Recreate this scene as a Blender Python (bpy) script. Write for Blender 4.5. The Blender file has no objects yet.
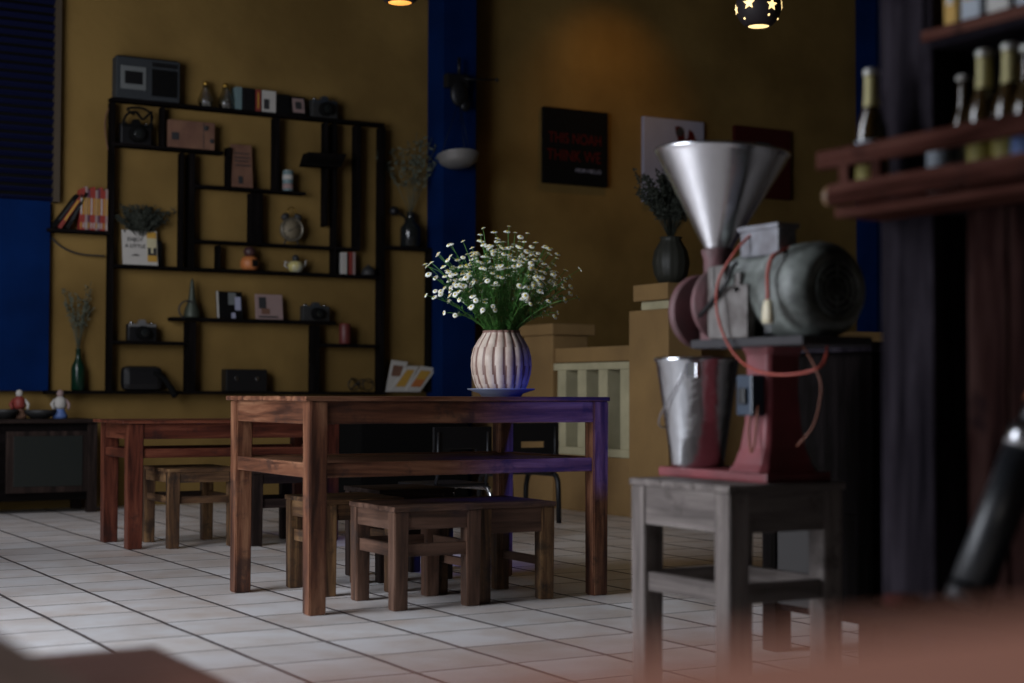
import bpy, bmesh, math, random
from mathutils import Vector, Matrix, Euler
random.seed(7)
S = bpy.context.scene
COL = S.collection
PI = math.pi

# ------------------------------------------------------------------ camera
F_PX, PITCH, ROLL, YAW, CH = 1593.55, .033268, .0030877, .523167, .74614
_f = Vector((math.sin(YAW)*math.cos(PITCH), math.cos(YAW)*math.cos(PITCH), math.sin(PITCH)))
_r = Vector((math.cos(YAW), -math.sin(YAW), 0)); _u = _r.cross(_f)
_r, _u = math.cos(ROLL)*_r+math.sin(ROLL)*_u, -math.sin(ROLL)*_r+math.cos(ROLL)*_u
CAM = Vector((0, 0, CH))
cd = bpy.data.cameras.new('camera'); cam = bpy.data.objects.new('camera', cd); COL.objects.link(cam)
cd.sensor_width = 36; cd.lens = F_PX/1024*36; cd.clip_start = .02; cd.clip_end = 100
m = Matrix((_r, _u, -_f)).transposed().to_4x4(); m.translation = CAM; cam.matrix_world = m
cd.dof.use_dof = True; cd.dof.focus_distance = 6.5; cd.dof.aperture_fstop = 2.0; cd.dof.aperture_blades = 0
S.camera = cam

# ------------------------------------------------------------------ world, lights, exposure
S.view_settings.view_transform = 'Standard'; S.view_settings.look = 'None'
S.view_settings.gamma = 1; S.view_settings.use_curve_mapping = False
S.view_settings.exposure = 0.0
w = bpy.data.worlds.new('world'); S.world = w; w.use_nodes = True
w.node_tree.nodes['Background'].inputs[0].default_value = (.55, .7, 1, 1)
w.node_tree.nodes['Background'].inputs[1].default_value = .03

def area(name, loc, target, sx, sy, power, col, spread=180):
    l = bpy.data.lights.new(name, 'AREA'); l.shape = 'RECTANGLE'; l.size = sx; l.size_y = sy
    l.energy = power; l.color = col; l.spread = math.radians(spread)
    o = bpy.data.objects.new(name, l); COL.objects.link(o); o.location = loc
    o.rotation_euler = (Vector(target)-Vector(loc)).to_track_quat('-Z', 'Z').to_euler()
    return o
# daylight through an assumed, unseen shopfront opening on the left, then two added fill lights
area('assumed_shopfront_daylight', (-1.15, 4.75, 1.40), (2.4, 4.9, .3), 3.9, 2.0, 170, (.86, .91, 1.0), 150)
area('rack_wall_fill', (.7, 8.1, 2.25), (3.1, 10.4, 1.75), 1.5, 1.5, 26, (.95, .95, 1.0), 150)  # added fill without a window, brightens the left wall and rack
area('foreground_fill', (.25, .3, 1.7), (.35, .75, .3), .6, .6, 5, (1.0, .93, .88), 116)  # added fill hung above the foreground tabletop to brighten it

# ------------------------------------------------------------------ helpers
def at(px, py, Y):
    d = _f+(px-512)/F_PX*_r-(py-341.5)/F_PX*_u
    return CAM+d*(Y/d.y)
def tag(o, label=None, cat=None, group=None, kind=None):
    if label: o['label'] = label
    if cat: o['category'] = cat
    if group: o['group'] = group
    if kind: o['kind'] = kind
    return o
def thing(name, loc, label, cat, group=None, rz=0):
    o = bpy.data.objects.new(name, None); COL.objects.link(o); o.empty_display_size = .05
    o.location = loc; o.rotation_euler = (0, 0, rz)
    return tag(o, label, cat, group)
def root_loc(o):
    while o.parent: o = o.parent
    return o.location
class MB:
    def __init__(s): s.b = bmesh.new()
    def _fin(s, vs, M, mi, smooth=False):
        if M is not None: bmesh.ops.transform(s.b, matrix=M, verts=vs)
        fs = {f for v in vs for f in v.link_faces}
        for f in fs: f.material_index = mi; f.smooth = smooth
        return vs
    def box(s, x0, x1, y0, y1, z0, z1, bev=0, mi=0, M=None):
        vs = bmesh.ops.create_cube(s.b, size=1)['verts']
        for v in vs: v.co = Vector((x0+(v.co.x+.5)*(x1-x0), y0+(v.co.y+.5)*(y1-y0), z0+(v.co.z+.5)*(z1-z0)))
        if bev:
            es = list({e for v in vs for e in v.link_edges})
            r = bmesh.ops.bevel(s.b, geom=es, offset=bev, segments=2, affect='EDGES', profile=.6)
            vs = list({v for f in r['faces'] for v in f.verts}|{v for v in vs if v.is_valid})
        s._fin(vs, M, mi); return s
    def leg(s, x, y, z0, z1, w0, w1, bev=.003, mi=0):
        """square post, w0 wide at the foot, w1 at the top"""
        vs = bmesh.ops.create_cube(s.b, size=1)['verts']
        for v in vs:
            k = w1 if v.co.z > 0 else w0
            v.co = Vector((x+v.co.x*k, y+v.co.y*k, z1 if v.co.z > 0 else z0))
        es = list({e for v in vs for e in v.link_edges})
        r = bmesh.ops.bevel(s.b, geom=es, offset=bev, segments=2, affect='EDGES')
        s._fin(list({v for f in r['faces'] for v in f.verts}), None, mi); return s
    def cyl(s, p0, p1, r0, r1=None, seg=20, mi=0, smooth=True, caps=True):
        p0, p1 = Vector(p0), Vector(p1); d = p1-p0; r1 = r0 if r1 is None else r1
        vs = bmesh.ops.create_cone(s.b, cap_ends=caps, segments=seg, radius1=r0, radius2=max(r1, 1e-5), depth=d.length)['verts']
        M = Matrix.Translation((p0+p1)/2) @ d.to_track_quat('Z', 'Y').to_matrix().to_4x4()
        s._fin(vs, M, mi, smooth)
        for f in {f for v in vs for f in v.link_faces}:
            if len(f.verts) > 4: f.smooth = False
        return s
    def sph(s, c, r, sc=(1, 1, 1), seg=20, mi=0, R=None):
        vs = bmesh.ops.create_uvsphere(s.b, u_segments=seg, v_segments=max(8, seg//2), radius=r)['verts']
        M = Matrix.Translation(c) @ (R.to_4x4() if R else Matrix()) @ Matrix.Diagonal((*sc, 1))
        s._fin(vs, M, mi, True); return s
    def lathe(s, prof, c=(0, 0, 0), seg=32, mi=0, M=None, rib=None, groove=None, smooth=True):
        rings = []
        for (r, z) in prof:
            ring = []
            for k in range(seg):
                a = 2*PI*k/seg; rr = r*(rib(a, z) if rib else 1)
                ring.append(s.b.verts.new((rr*math.cos(a), rr*math.sin(a), z)))
            rings.append(ring)
        fs = []
        for i in range(len(rings)-1):
            for k in range(seg):
                f = s.b.faces.new((rings[i][k], rings[i][(k+1) % seg], rings[i+1][(k+1) % seg], rings[i+1][k]))
                f.smooth = smooth
                f.material_index = groove(k, i) if groove else mi
        if prof[0][0] > 1e-4 and prof[0] != prof[-1]:
            pass
        vs = [v for g in rings for v in g]
        MM = Matrix.Translation(c) @ (M if M is not None else Matrix())
        bmesh.ops.transform(s.b, matrix=MM, verts=vs); return s
    def tube(s, pts, r, seg=8, mi=0, closed=False):
        pts = [Vector(p) for p in pts]; n = len(pts); rings = []
        up = Vector((0, 0, 1)); prev = None
        for i, p in enumerate(pts):
            t = (pts[min(i+1, n-1)]-pts[max(i-1, 0)]).normalized()
            if prev is None:
                a = up.cross(t)
                if a.length < .1: a = Vector((1, 0, 0)).cross(t)
            else: a = prev-t*prev.dot(t)
            a.normalize(); prev = a; b = t.cross(a)
            rr = r[i] if isinstance(r, (list, tuple)) else r
            rings.append([s.b.verts.new(p+(a*math.cos(2*PI*k/seg)+b*math.sin(2*PI*k/seg))*rr) for k in range(seg)])
        for i in range(n-1):
            for k in range(seg):
                f = s.b.faces.new((rings[i][k], rings[i][(k+1) % seg], rings[i+1][(k+1) % seg], rings[i+1][k])); f.smooth = True; f.material_index = mi
        for g in (rings[0][::-1], rings[-1]):
            if seg > 2:
                f = s.b.faces.new(g); f.material_index = mi
        return s
    def prism(s, pts, d, mi=0):
        """polygon pts (3D) extruded along vector d"""
        a = [s.b.verts.new(p) for p in pts]; d = Vector(d); b = [s.b.verts.new(Vector(p)+d) for p in pts]; n = len(a)
        fs = [s.b.faces.new(a), s.b.faces.new(b[::-1])]+[s.b.faces.new((a[i], b[i], b[(i+1) % n], a[(i+1) % n])) for i in range(n)]
        for f in fs: f.material_index = mi
        return s
    def face(s, pts, mi=0):
        f = s.b.faces.new([s.b.verts.new(p) for p in pts]); f.material_index = mi; return s
    def build(s, name, mat, parent=None, solid=0):
        me = bpy.data.meshes.new(name)
        if parent is not None: bmesh.ops.translate(s.b, vec=-root_loc(parent), verts=s.b.verts[:])
        bmesh.ops.recalc_face_normals(s.b, faces=s.b.faces[:])
        s.b.to_mesh(me); s.b.free()
        for q in (mat if isinstance(mat, (list, tuple)) else [mat]): me.materials.append(q)
        o = bpy.data.objects.new(name, me); COL.objects.link(o)
        if parent is not None: o.parent = parent
        if solid:
            md = o.modifiers.new('thickness', 'SOLIDIFY'); md.thickness = solid; md.offset = 0
        return o
def single(mb, name, mat, label, cat, group=None, solid=0):
    """a thing that is one mesh, with its origin at its base"""
    bb = [v.co for v in mb.b.verts]
    c = Vector(((min(v.x for v in bb)+max(v.x for v in bb))/2, (min(v.y for v in bb)+max(v.y for v in bb))/2, min(v.z for v in bb)))
    bmesh.ops.translate(mb.b, vec=-c, verts=mb.b.verts[:])
    o = mb.build(name, mat, None, solid); o.location = c
    return tag(o, label, cat, group)
def copy_tree(o, parent=None):
    c = o.copy(); COL.objects.link(c)
    if parent is not None: c.parent = parent
    for ch in list(o.children): copy_tree(ch, c)
    return c
def text(s, size, mat, parent, loc, name='lettering', rot=(PI/2, 0, 0), depth=.0008, align='CENTER', sx=1):
    cu = bpy.data.curves.new('lettering', 'FONT'); cu.body = s; cu.size = size; cu.extrude = depth; cu.align_x = align; cu.align_y = 'CENTER'
    t = bpy.data.objects.new('lettering_tmp', cu); COL.objects.link(t)
    dg = bpy.context.evaluated_depsgraph_get()
    me = bpy.data.meshes.new_from_object(t.evaluated_get(dg)); bpy.data.objects.remove(t)
    me.materials.clear(); me.materials.append(mat)
    o = bpy.data.objects.new(name, me); COL.objects.link(o); o.parent = parent
    o.location = Vector(loc)-(root_loc(parent)); o.rotation_euler = rot; o.scale = (sx, 1, 1)
    return o

# ------------------------------------------------------------------ materials
def mat(name, col, rough=.6, metal=0, spec=.5, bump=0, bscale=40, var=0, vscale=6, col2=None, trans=0, emit=None, es=0, coat=0):
    m = bpy.data.materials.new(name); m.use_nodes = True; nt = m.node_tree; b = nt.nodes['Principled BSDF']
    b.inputs['Base Color'].default_value = (*col, 1); b.inputs['Roughness'].default_value = rough
    b.inputs['Metallic'].default_value = metal; b.inputs['Specular IOR Level'].default_value = spec
    b.inputs['Coat Weight'].default_value = coat
    if trans: b.inputs['Transmission Weight'].default_value = trans
    if emit: b.inputs['Emission Color'].default_value = (*emit, 1); b.inputs['Emission Strength'].default_value = es
    if var or col2 or bump:
        tc = nt.nodes.new('ShaderNodeTexCoord')
    if var or col2:
        n = nt.nodes.new('ShaderNodeTexNoise'); n.inputs['Scale'].default_value = vscale; n.inputs['Detail'].default_value = 6
        nt.links.new(tc.outputs['Object'], n.inputs['Vector'])
        r = nt.nodes.new('ShaderNodeValToRGB'); nt.links.new(n.outputs['Fac'], r.inputs['Fac'])
        c2 = col2 or tuple(c*(1-var) for c in col)
        r.color_ramp.elements[0].position = .35; r.color_ramp.elements[0].color = (*c2, 1)
        r.color_ramp.elements[1].position = .65; r.color_ramp.elements[1].color = (*col, 1)
        nt.links.new(r.outputs['Color'], b.inputs['Base Color'])
    if bump:
        n2 = nt.nodes.new('ShaderNodeTexNoise'); n2.inputs['Scale'].default_value = bscale; n2.inputs['Detail'].default_value = 5
        nt.links.new(tc.outputs['Object'], n2.inputs['Vector'])
        bp = nt.nodes.new('ShaderNodeBump'); bp.inputs['Strength'].default_value = bump; bp.inputs['Distance'].default_value = .01
        nt.links.new(n2.outputs['Fac'], bp.inputs['Height']); nt.links.new(bp.outputs['Normal'], b.inputs['Normal'])
    return m
def wood(name, dark, mid, light, axis='z', rough=.5, fine=26, wear=None, wearamt=.56, spec=.35):
    """grain runs along axis; wear = colour of rubbed patches"""
    m = bpy.data.materials.new(name); m.use_nodes = True; nt = m.node_tree; N = nt.nodes; L = nt.links
    b = N['Principled BSDF']; b.inputs['Roughness'].default_value = rough; b.inputs['Specular IOR Level'].default_value = spec
    tc = N.new('ShaderNodeTexCoord'); oi = N.new('ShaderNodeObjectInfo')
    mul = N.new('ShaderNodeVectorMath'); mul.operation = 'SCALE'; mul.inputs[0].default_value = (7.1, 3.3, 5.7); L.new(oi.outputs['Random'], mul.inputs['Scale'])
    add = N.new('ShaderNodeVectorMath'); add.operation = 'ADD'; L.new(tc.outputs['Object'], add.inputs[0]); L.new(mul.outputs[0], add.inputs[1])
    mp = N.new('ShaderNodeMapping'); sc = {'x': (1.6, fine, fine), 'y': (fine, 1.6, fine), 'z': (fine, fine, 2.2)}[axis]
    mp.inputs['Scale'].default_value = sc; L.new(add.outputs[0], mp.inputs['Vector'])
    n = N.new('ShaderNodeTexNoise'); n.inputs['Scale'].default_value = 1; n.inputs['Detail'].default_value = 8; n.inputs['Roughness'].default_value = .65; n.inputs['Distortion'].default_value = .4
    L.new(mp.outputs[0], n.inputs['Vector'])
    r = N.new('ShaderNodeValToRGB'); e = r.color_ramp.elements; e[0].position = .36; e[0].color = (*dark, 1); e[1].position = .64; e[1].color = (*light, 1)
    k = e.new(.5); k.color = (*mid, 1); L.new(n.outputs['Fac'], r.inputs['Fac'])
    n3 = N.new('ShaderNodeTexNoise'); n3.inputs['Scale'].default_value = 9; n3.inputs['Detail'].default_value = 7; n3.inputs['Roughness'].default_value = .7; L.new(add.outputs[0], n3.inputs['Vector'])
    r3 = N.new('ShaderNodeValToRGB'); r3.color_ramp.elements[0].position = wearamt; r3.color_ramp.elements[1].position = wearamt+.12; L.new(n3.outputs['Fac'], r3.inputs['Fac'])
    mx = N.new('ShaderNodeMix'); mx.data_type = 'RGBA'; L.new(r3.outputs['Color'], mx.inputs['Factor']); L.new(r.outputs['Color'], mx.inputs['A'])
    mx.inputs['B'].default_value = (*(wear or dark), 1); 
    mm = N.new('ShaderNodeMath'); mm.operation = 'MULTIPLY'; mm.inputs[1].default_value = .75; L.new(r3.outputs['Color'], mm.inputs[0]); L.new(mm.outputs[0], mx.inputs['Factor'])
    L.new(mx.outputs['Result'], b.inputs['Base Color'])
    bp = N.new('ShaderNodeBump'); bp.inputs['Strength'].default_value = .35; bp.inputs['Distance'].default_value = .004; L.new(n.outputs['Fac'], bp.inputs['Height']); L.new(bp.outputs['Normal'], b.inputs['Normal'])
    return m
def wood3(name, *a, **k): return {x: wood(name+'_'+x, *a, axis=x, **k) for x in 'xyz'}

W_TABLE = wood3('red_brown_worn_wood', (.034, .013, .008), (.125, .048, .025), (.25, .12, .065), wear=(.032, .018, .015), rough=.42, wearamt=.52)
W_FAR = wood3('mahogany_wood', (.03, .007, .004), (.095, .024, .013), (.17, .052, .028), wear=(.025, .010, .009), rough=.42)
W_STOOL = wood3('grey_brown_wood', (.045, .024, .016), (.105, .055, .036), (.17, .095, .065), wear=(.035, .026, .024), rough=.5)
W_GOLD = wood3('ochre_worn_wood', (.028, .014, .008), (.10, .05, .024), (.24, .135, .06), wear=(.025, .017, .013), wearamt=.50, rough=.5)
W_DARK = wood3('dark_stained_wood', (.008, .005, .004), (.018, .011, .009), (.035, .022, .018), rough=.6, spec=.15)
W_BLACK = wood3('black_painted_wood', (.004, .0035, .003), (.006, .005, .005), (.010, .008, .008), rough=.7, spec=0)
W_PALE = wood3('weathered_grey_wood', (.085, .071, .065), (.145, .122, .112), (.21, .18, .165), wear=(.05, .04, .036), rough=.65, spec=.12)
W_BAR = wood3('dark_bar_wood', (.007, .006, .008), (.018, .015, .019), (.032, .027, .034), wear=(.011, .009, .012), rough=.65, spec=0)
W_PLANK = wood3('dark_red_plank_wood', (.006, .003, .003), (.020, .009, .008), (.042, .022, .019), wear=(.010, .006, .007), rough=.65, spec=0)
W_RAIL = wood3('reddish_rail_wood', (.022, .008, .006), (.066, .025, .019), (.12, .055, .042), wear=(.018, .010, .009), rough=.7, spec=0)
W_FORE = wood3('salmon_brown_wood', (.155, .072, .056), (.18, .085, .066), (.205, .10, .078), wear=(.16, .076, .06), rough=.6)

# floor tiles
def floor_mat():
    m = bpy.data.materials.new('floor_tiles'); m.use_nodes = True; nt = m.node_tree; N = nt.nodes; L = nt.links; b = N['Principled BSDF']
    tc = N.new('ShaderNodeTexCoord')
    mp = N.new('ShaderNodeMapping'); mp.inputs['Location'].default_value = (-1.627/.305, -5.082/.305, 0); mp.inputs['Scale'].default_value = (1/.305, 1/.305, 1); L.new(tc.outputs['Object'], mp.inputs['Vector'])
    nz = N.new('ShaderNodeTexNoise'); nz.inputs['Scale'].default_value = 1.3; L.new(mp.outputs[0], nz.inputs['Vector'])
    sub = N.new('ShaderNodeVectorMath'); sub.operation = 'SUBTRACT'; sub.inputs[1].default_value = (.5, .5, .5); L.new(nz.outputs['Color'], sub.inputs[0])
    scl = N.new('ShaderNodeVectorMath'); scl.operation = 'SCALE'; scl.inputs['Scale'].default_value = .035; L.new(sub.outputs[0], scl.inputs[0])
    ad = N.new('ShaderNodeVectorMath'); ad.operation = 'ADD'; L.new(mp.outputs[0], ad.inputs[0]); L.new(scl.outputs[0], ad.inputs[1])
    sep = N.new('ShaderNodeSeparateXYZ'); L.new(ad.outputs[0], sep.inputs[0])
    def math_(op, a, v=None, w=None):
        n = N.new('ShaderNodeMath'); n.operation = op
        if isinstance(a, float): n.inputs[0].default_value = a
        else: L.new(a, n.inputs[0])
        if v is not None:
            if isinstance(v, (float, int)): n.inputs[1].default_value = v
            else: L.new(v, n.inputs[1])
        return n.outputs[0]
    def edge(o):
        fr = math_('FRACT', o); a = math_('SUBTRACT', fr, .5); return math_('SUBTRACT', .5, math_('ABSOLUTE', a))
    ex, ey = edge(sep.outputs['X']), edge(sep.outputs['Y'])
    gx = math_('LESS_THAN', ex, .024); gy = math_('LESS_THAN', ey, .015); g = math_('MAXIMUM', gx, gy)
    fx, fy = math_('FLOOR', sep.outputs['X']), math_('FLOOR', sep.outputs['Y'])
    cb = N.new('ShaderNodeCombineXYZ'); L.new(fx, cb.inputs[0]); L.new(fy, cb.inputs[1])
    wn = N.new('ShaderNodeTexWhiteNoise'); L.new(cb.outputs[0], wn.inputs['Vector'])
    n2 = N.new('ShaderNodeTexNoise'); n2.inputs['Scale'].default_value = 3; n2.inputs['Detail'].default_value = 6; n2.inputs['Roughness'].default_value = .65
    ad2 = N.new('ShaderNodeVectorMath'); ad2.operation = 'ADD'; L.new(tc.outputs['Object'], ad2.inputs[0]); L.new(wn.outputs['Color'], ad2.inputs[1]); L.new(ad2.outputs[0], n2.inputs['Vector'])
    r = N.new('ShaderNodeValToRGB'); r.color_ramp.elements[0].position = .3; r.color_ramp.elements[0].color = (.56, .47, .41, 1); r.color_ramp.elements[1].position = .62; r.color_ramp.elements[1].color = (.76, .74, .74, 1); L.new(n2.outputs['Fac'], r.inputs['Fac'])
    hv = N.new('ShaderNodeHueSaturation'); L.new(r.outputs['Color'], hv.inputs['Color'])
    mr = N.new('ShaderNodeMapRange'); mr.inputs['To Min'].default_value = .88; mr.inputs['To Max'].default_value = 1.08; L.new(wn.outputs['Value'], mr.inputs['Value']); L.new(mr.outputs[0], hv.inputs['Value'])
    mx = N.new('ShaderNodeMix'); mx.data_type = 'RGBA'; L.new(g, mx.inputs['Factor']); L.new(hv.outputs['Color'], mx.inputs['A']); mx.inputs['B'].default_value = (.05, .035, .035, 1)
    L.new(mx.outputs['Result'], b.inputs['Base Color'])
    rm = math_('ADD', math_('MULTIPLY', g, .4), .38); L.new(rm, b.inputs['Roughness'])
    inv = math_('MULTIPLY', g, -1.0); hh = math_('ADD', inv, math_('MULTIPLY', wn.outputs['Value'], .25))
    bp = N.new('ShaderNodeBump'); bp.inputs['Strength'].default_value = .5; bp.inputs['Distance'].default_value = .004; L.new(hh, bp.inputs['Height']); L.new(bp.outputs['Normal'], b.inputs['Normal'])
    return m
M_FLOOR = floor_mat()
M_WALL = mat('ochre_plaster', (.225, .142, .045), .9, bump=.3, bscale=14, col2=(.150, .093, .029), spec=.1, vscale=1.6)
M_LOW = mat('mustard_plaster', (.30, .18, .065), .8, bump=.2, bscale=20, col2=(.22, .13, .048), vscale=2.5)
M_CREAM = mat('cream_paint', (.50, .45, .28), .7, var=.25, vscale=5)
M_BLUE = mat('deep_blue_paint', (.001, .014, .075), .8, spec=.05, var=.3, vscale=3)
M_NAVY = mat('navy_slat_paint', (.004, .006, .03), .8, spec=.1)
M_CEIL = mat('dark_ceiling', (.05, .042, .035), .9)
M_BLACK = mat('black_plastic', (.006, .006, .007), .4)
M_BLACKM = mat('matte_black', (.004, .004, .004), .9, spec=.1)
M_IRON = mat('black_iron', (.02, .02, .022), .45, metal=.6)
M_CHROME = mat('worn_chrome', (.5, .5, .52), .25, metal=1)
M_ALU = mat('brushed_aluminium', (.74, .74, .77), .24, metal=1, bump=.16, bscale=9)
M_ALUD = mat('dented_aluminium', (.72, .73, .76), .2, metal=1, bump=.5, bscale=16)
M_ALUIN = mat('funnel_inside', (.5, .5, .52), .5, metal=1)
M_PINK = mat('dusty_red_paint', (.21, .038, .045), .5, bump=.15, bscale=30, col2=(.14, .028, .032), vscale=9)
M_RUSTP = mat('rusty_purple_paint', (.14, .055, .06), .6, col2=(.09, .05, .05), vscale=12, bump=.3)
M_MOTOR = mat('chipped_green_grey_paint', (.22, .24, .22), .5, col2=(.04, .043, .038), vscale=13, bump=.3, bscale=25)
M_GREY = mat('light_grey_metal', (.22, .225, .25), .5, col2=(.11, .10, .11), vscale=14)
M_GRIME = mat('grimy_dark_metal', (.02, .02, .02), .6)
M_REDC = mat('red_orange_cord', (.34, .05, .03), .5)
M_ORC = mat('faded_orange_cord', (.18, .05, .02), .5)
M_PLUG = mat('ivory_plastic', (.62, .55, .38), .4)
M_SW = mat('blue_black_plastic', (.03, .045, .07), .35)
M_CERAM = mat('cream_ceramic', (.58, .48, .40), .65, col2=(.42, .31, .25), vscale=20, bump=.15)
M_GROOVE = mat('brown_glaze_line', (.20, .11, .085), .5)
M_PLATE = mat('blue_grey_ceramic', (.17, .20, .28), .3)
M_STEM = mat('fresh_green', (.07, .20, .03), .6, var=.35, vscale=30)
M_LEAF = mat('leaf_green', (.055, .19, .03), .6, var=.4, vscale=25)
M_PETAL = mat('white_petal', (.80, .80, .74), .7)
M_YEL = mat('yellow_flower_centre', (.62, .48, .04), .7)
M_DRY = mat('dried_grey_green', (.07, .08, .055), .85)
M_DRYD = mat('dark_dried_foliage', (.018, .022, .014), .85)
M_GLASSG = mat('green_glass', (.004, .022, .012), .2, spec=.4)
M_GLASSK = mat('black_glass', (.012, .014, .014), .15, spec=.6)
M_BEER = mat('dark_amber_glass', (.035, .02, .006), .1, spec=.7, coat=.5)
M_GLASS = mat('clear_glass', (.85, .88, .9), .03, trans=1)
M_GOLD = mat('gold_foil', (.38, .33, .14), .5, metal=.1)
M_CAP = mat('silver_cap', (.55, .55, .52), .35, metal=.6)
M_LAB = mat('white_label', (.26, .29, .33), .6)
M_LABY = mat('yellow_label', (.30, .25, .05), .6)
M_LABB = mat('blue_label', (.08, .14, .34), .6)
M_BRASS = mat('brass', (.45, .28, .06), .35, metal=1)
M_CARD = mat('brown_card', (.17, .085, .05), .75, col2=(.12, .055, .035), vscale=9)
M_WHITE = mat('white_card', (.42, .40, .37), .7)
M_PINKC = mat('pink_card', (.26, .18, .17), .7)
M_INK = mat('black_ink', (.02, .02, .022), .8)
M_RED = mat('red_print', (.20, .028, .02), .6)
M_ORANGE = mat('orange_glaze', (.42, .14, .04), .5)
M_YP = mat('yellow_print', (.42, .24, .035), .7)
M_TEAL = mat('teal_print', (.12, .18, .19), .6)
M_LAV = mat('lavender_paper', (.30, .31, .42), .7, var=.1)
M_DRED = mat('dark_red_print', (.075, .008, .006), .8, spec=.05)
M_RADIO = mat('grey_blue_plastic', (.03, .034, .038), .6, spec=.2)
M_RADIOL = mat('light_grey_plastic', (.12, .13, .13), .5)
M_PANG = mat('smoky_cabinet_glass', (.014, .017, .015), .35)
M_LAMP = mat('purple_brown_clay', (.02, .013, .015), .7)
M_BULB = mat('lamp_glow', (1, .8, .45), .5, emit=(1, .72, .30), es=1.6)
M_BULBO = mat('lamp_glow_orange', (1, .6, .2), .5, emit=(1, .40, .07), es=1.4)
M_PGREY = mat('pale_grey_panel', (.05, .047, .046), .9, spec=0)

# ------------------------------------------------------------------ the room
def struct(mb, name, m):
    o = mb.build(name, m); o['kind'] = 'structure'; return o
struct(MB().box(-4, 12.6, -3, 10.45, -.1, 0), 'floor', M_FLOOR)
struct(MB().box(-4, 12.6, 10.45, 10.6, 0, 4.7), 'wall_back', M_WALL)
struct(MB().box(12.5, 12.65, -3, 10.6, 0, 4.7), 'wall_right', M_WALL)
struct(MB().box(-4, 12.65, -3, 10.6, 4.7, 4.8), 'ceiling', M_CEIL)
mb = MB()                                    # left wall with the assumed wide shopfront opening
mb.box(-2.3, -2.15, 8.2, 10.45, 0, 4.7); mb.box(-2.3, -2.15, 1.0, 8.2, 2.9, 4.7); mb.box(-2.3, -2.15, -3, 1.0, 0, 4.7)
struct(mb, 'wall_left', M_WALL)
mb = MB(); mb.box(-2.3, -2.0, -3.1, -2.95, 0, 4.7); mb.box(.2, 12.6, -3.1, -2.95, 0, 4.7); mb.box(-2.0, .2, -3.1, -2.95, 2.8, 4.7)
struct(mb, 'wall_front', M_WALL)
# blue columns
def column(name, x0, x1, y0):
    mb = MB(); mb.box(x0, x1, y0, 10.45, 0, 4.7, .006); return struct(mb, name, M_BLUE)
column('trim_1', 5.30, 5.575, 10.2)
column('trim_2', 9.47, 9.78, 10.2)
# blue shutter panel at far left, louvres above
r = thing('shutter_panel', (2.0, 10.42, .76), 'blue painted shutter with dark horizontal louvres above a plain lower panel, far left', 'shutter')
MB().box(1.2, 2.545, 10.39, 10.45, .76, 1.985, .004).build('lower_panel', M_BLUE, r)
MB().box(1.2, 2.60, 10.435, 10.449, 1.985, 3.85).build('back_board', M_BLACKM, r)
mb = MB()
for i in range(33):
    z = 2.0+i*.056
    mb.box(1.2, 2.56, -.022, .022, -.004, .004, M=Matrix.Translation((0, 10.405, z)) @ Matrix.Rotation(-.5, 4, 'X'))
mb.build('louvre', M_NAVY, r)
MB().box(2.56, 2.60, 10.38, 10.43, 1.985, 3.85).build('frame', mat('louvre_frame', (.05, .035, .02), .7), r)

# ------------------------------------------------------------------ tables
def table(name, x0, x1, y0, y1, h, lw, ap, sh, Wd, label, ov=.012, shelf=True):
    c = ((x0+x1)/2, (y0+y1)/2, 0)
    t = thing(name, c, label, 'table')
    mb = MB(); n = 4
    for i in range(n):
        a = y0-ov+(y1-y0+2*ov)*i/n; mb.box(x0-ov-.014, x1+ov, a, a+(y1-y0+2*ov)/n-.0015, h-.016, h, .003)
    mb.build('tabletop', Wd['x'], t)
    g = lw/2
    for (x, y) in ((x0+g, y0+g), (x1-g, y0+g), (x0+g, y1-g), (x1-g, y1-g)):
        MB().leg(x, y, 0, h-.016, lw*.93, lw, .004).build('leg', Wd['z'], t)
    for y in (y0+.006, y1-.006-.028): MB().box(x0+lw, x1-lw, y, y+.028, h-.016-ap, h-.016, .002).build('apron', Wd['x'], t)
    for x in (x0+.006, x1-.006-.028): MB().box(x, x+.028, y0+lw, y1-lw, h-.016-ap, h-.016, .002).build('apron', Wd['y'], t)
    z0, z1 = sh
    for y in (y0+.012, y1-.012-.03): MB().box(x0+lw, x1-lw, y, y+.03, z0, z1, .002).build('stretcher', Wd['x'], t)
    for x in (x0+.006, x1-.012-.03): MB().box(x, x+.03, y0+lw, y1-lw, z0, z1, .002).build('stretcher', Wd['y'], t)
    if shelf:
        mb = MB()
        for i in range(5):
            a = y0+.045+(y1-y0-.09)*i/5; mb.box(x0+.036, x1-.042, a, a+(y1-y0-.09)/5-.003, z1-.02, z1-.004, .002)
        mb.build('shelf', Wd['x'], t)
    return t
table('dining_table', 2.095, 3.297, 4.99, 5.765, .738, .066, .078, (.462, .512), W_TABLE,
      'worn red-brown wooden table with a lower shelf, carrying the vase of daisies', ov=.004)
table('dining_table', 2.225, 3.32, 7.52, 8.01, .617, .075, .075, (.435, .479), W_FAR,
      'low reddish mahogany table behind the daisy table, in front of the wall rack', ov=.02, shelf=False)

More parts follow.
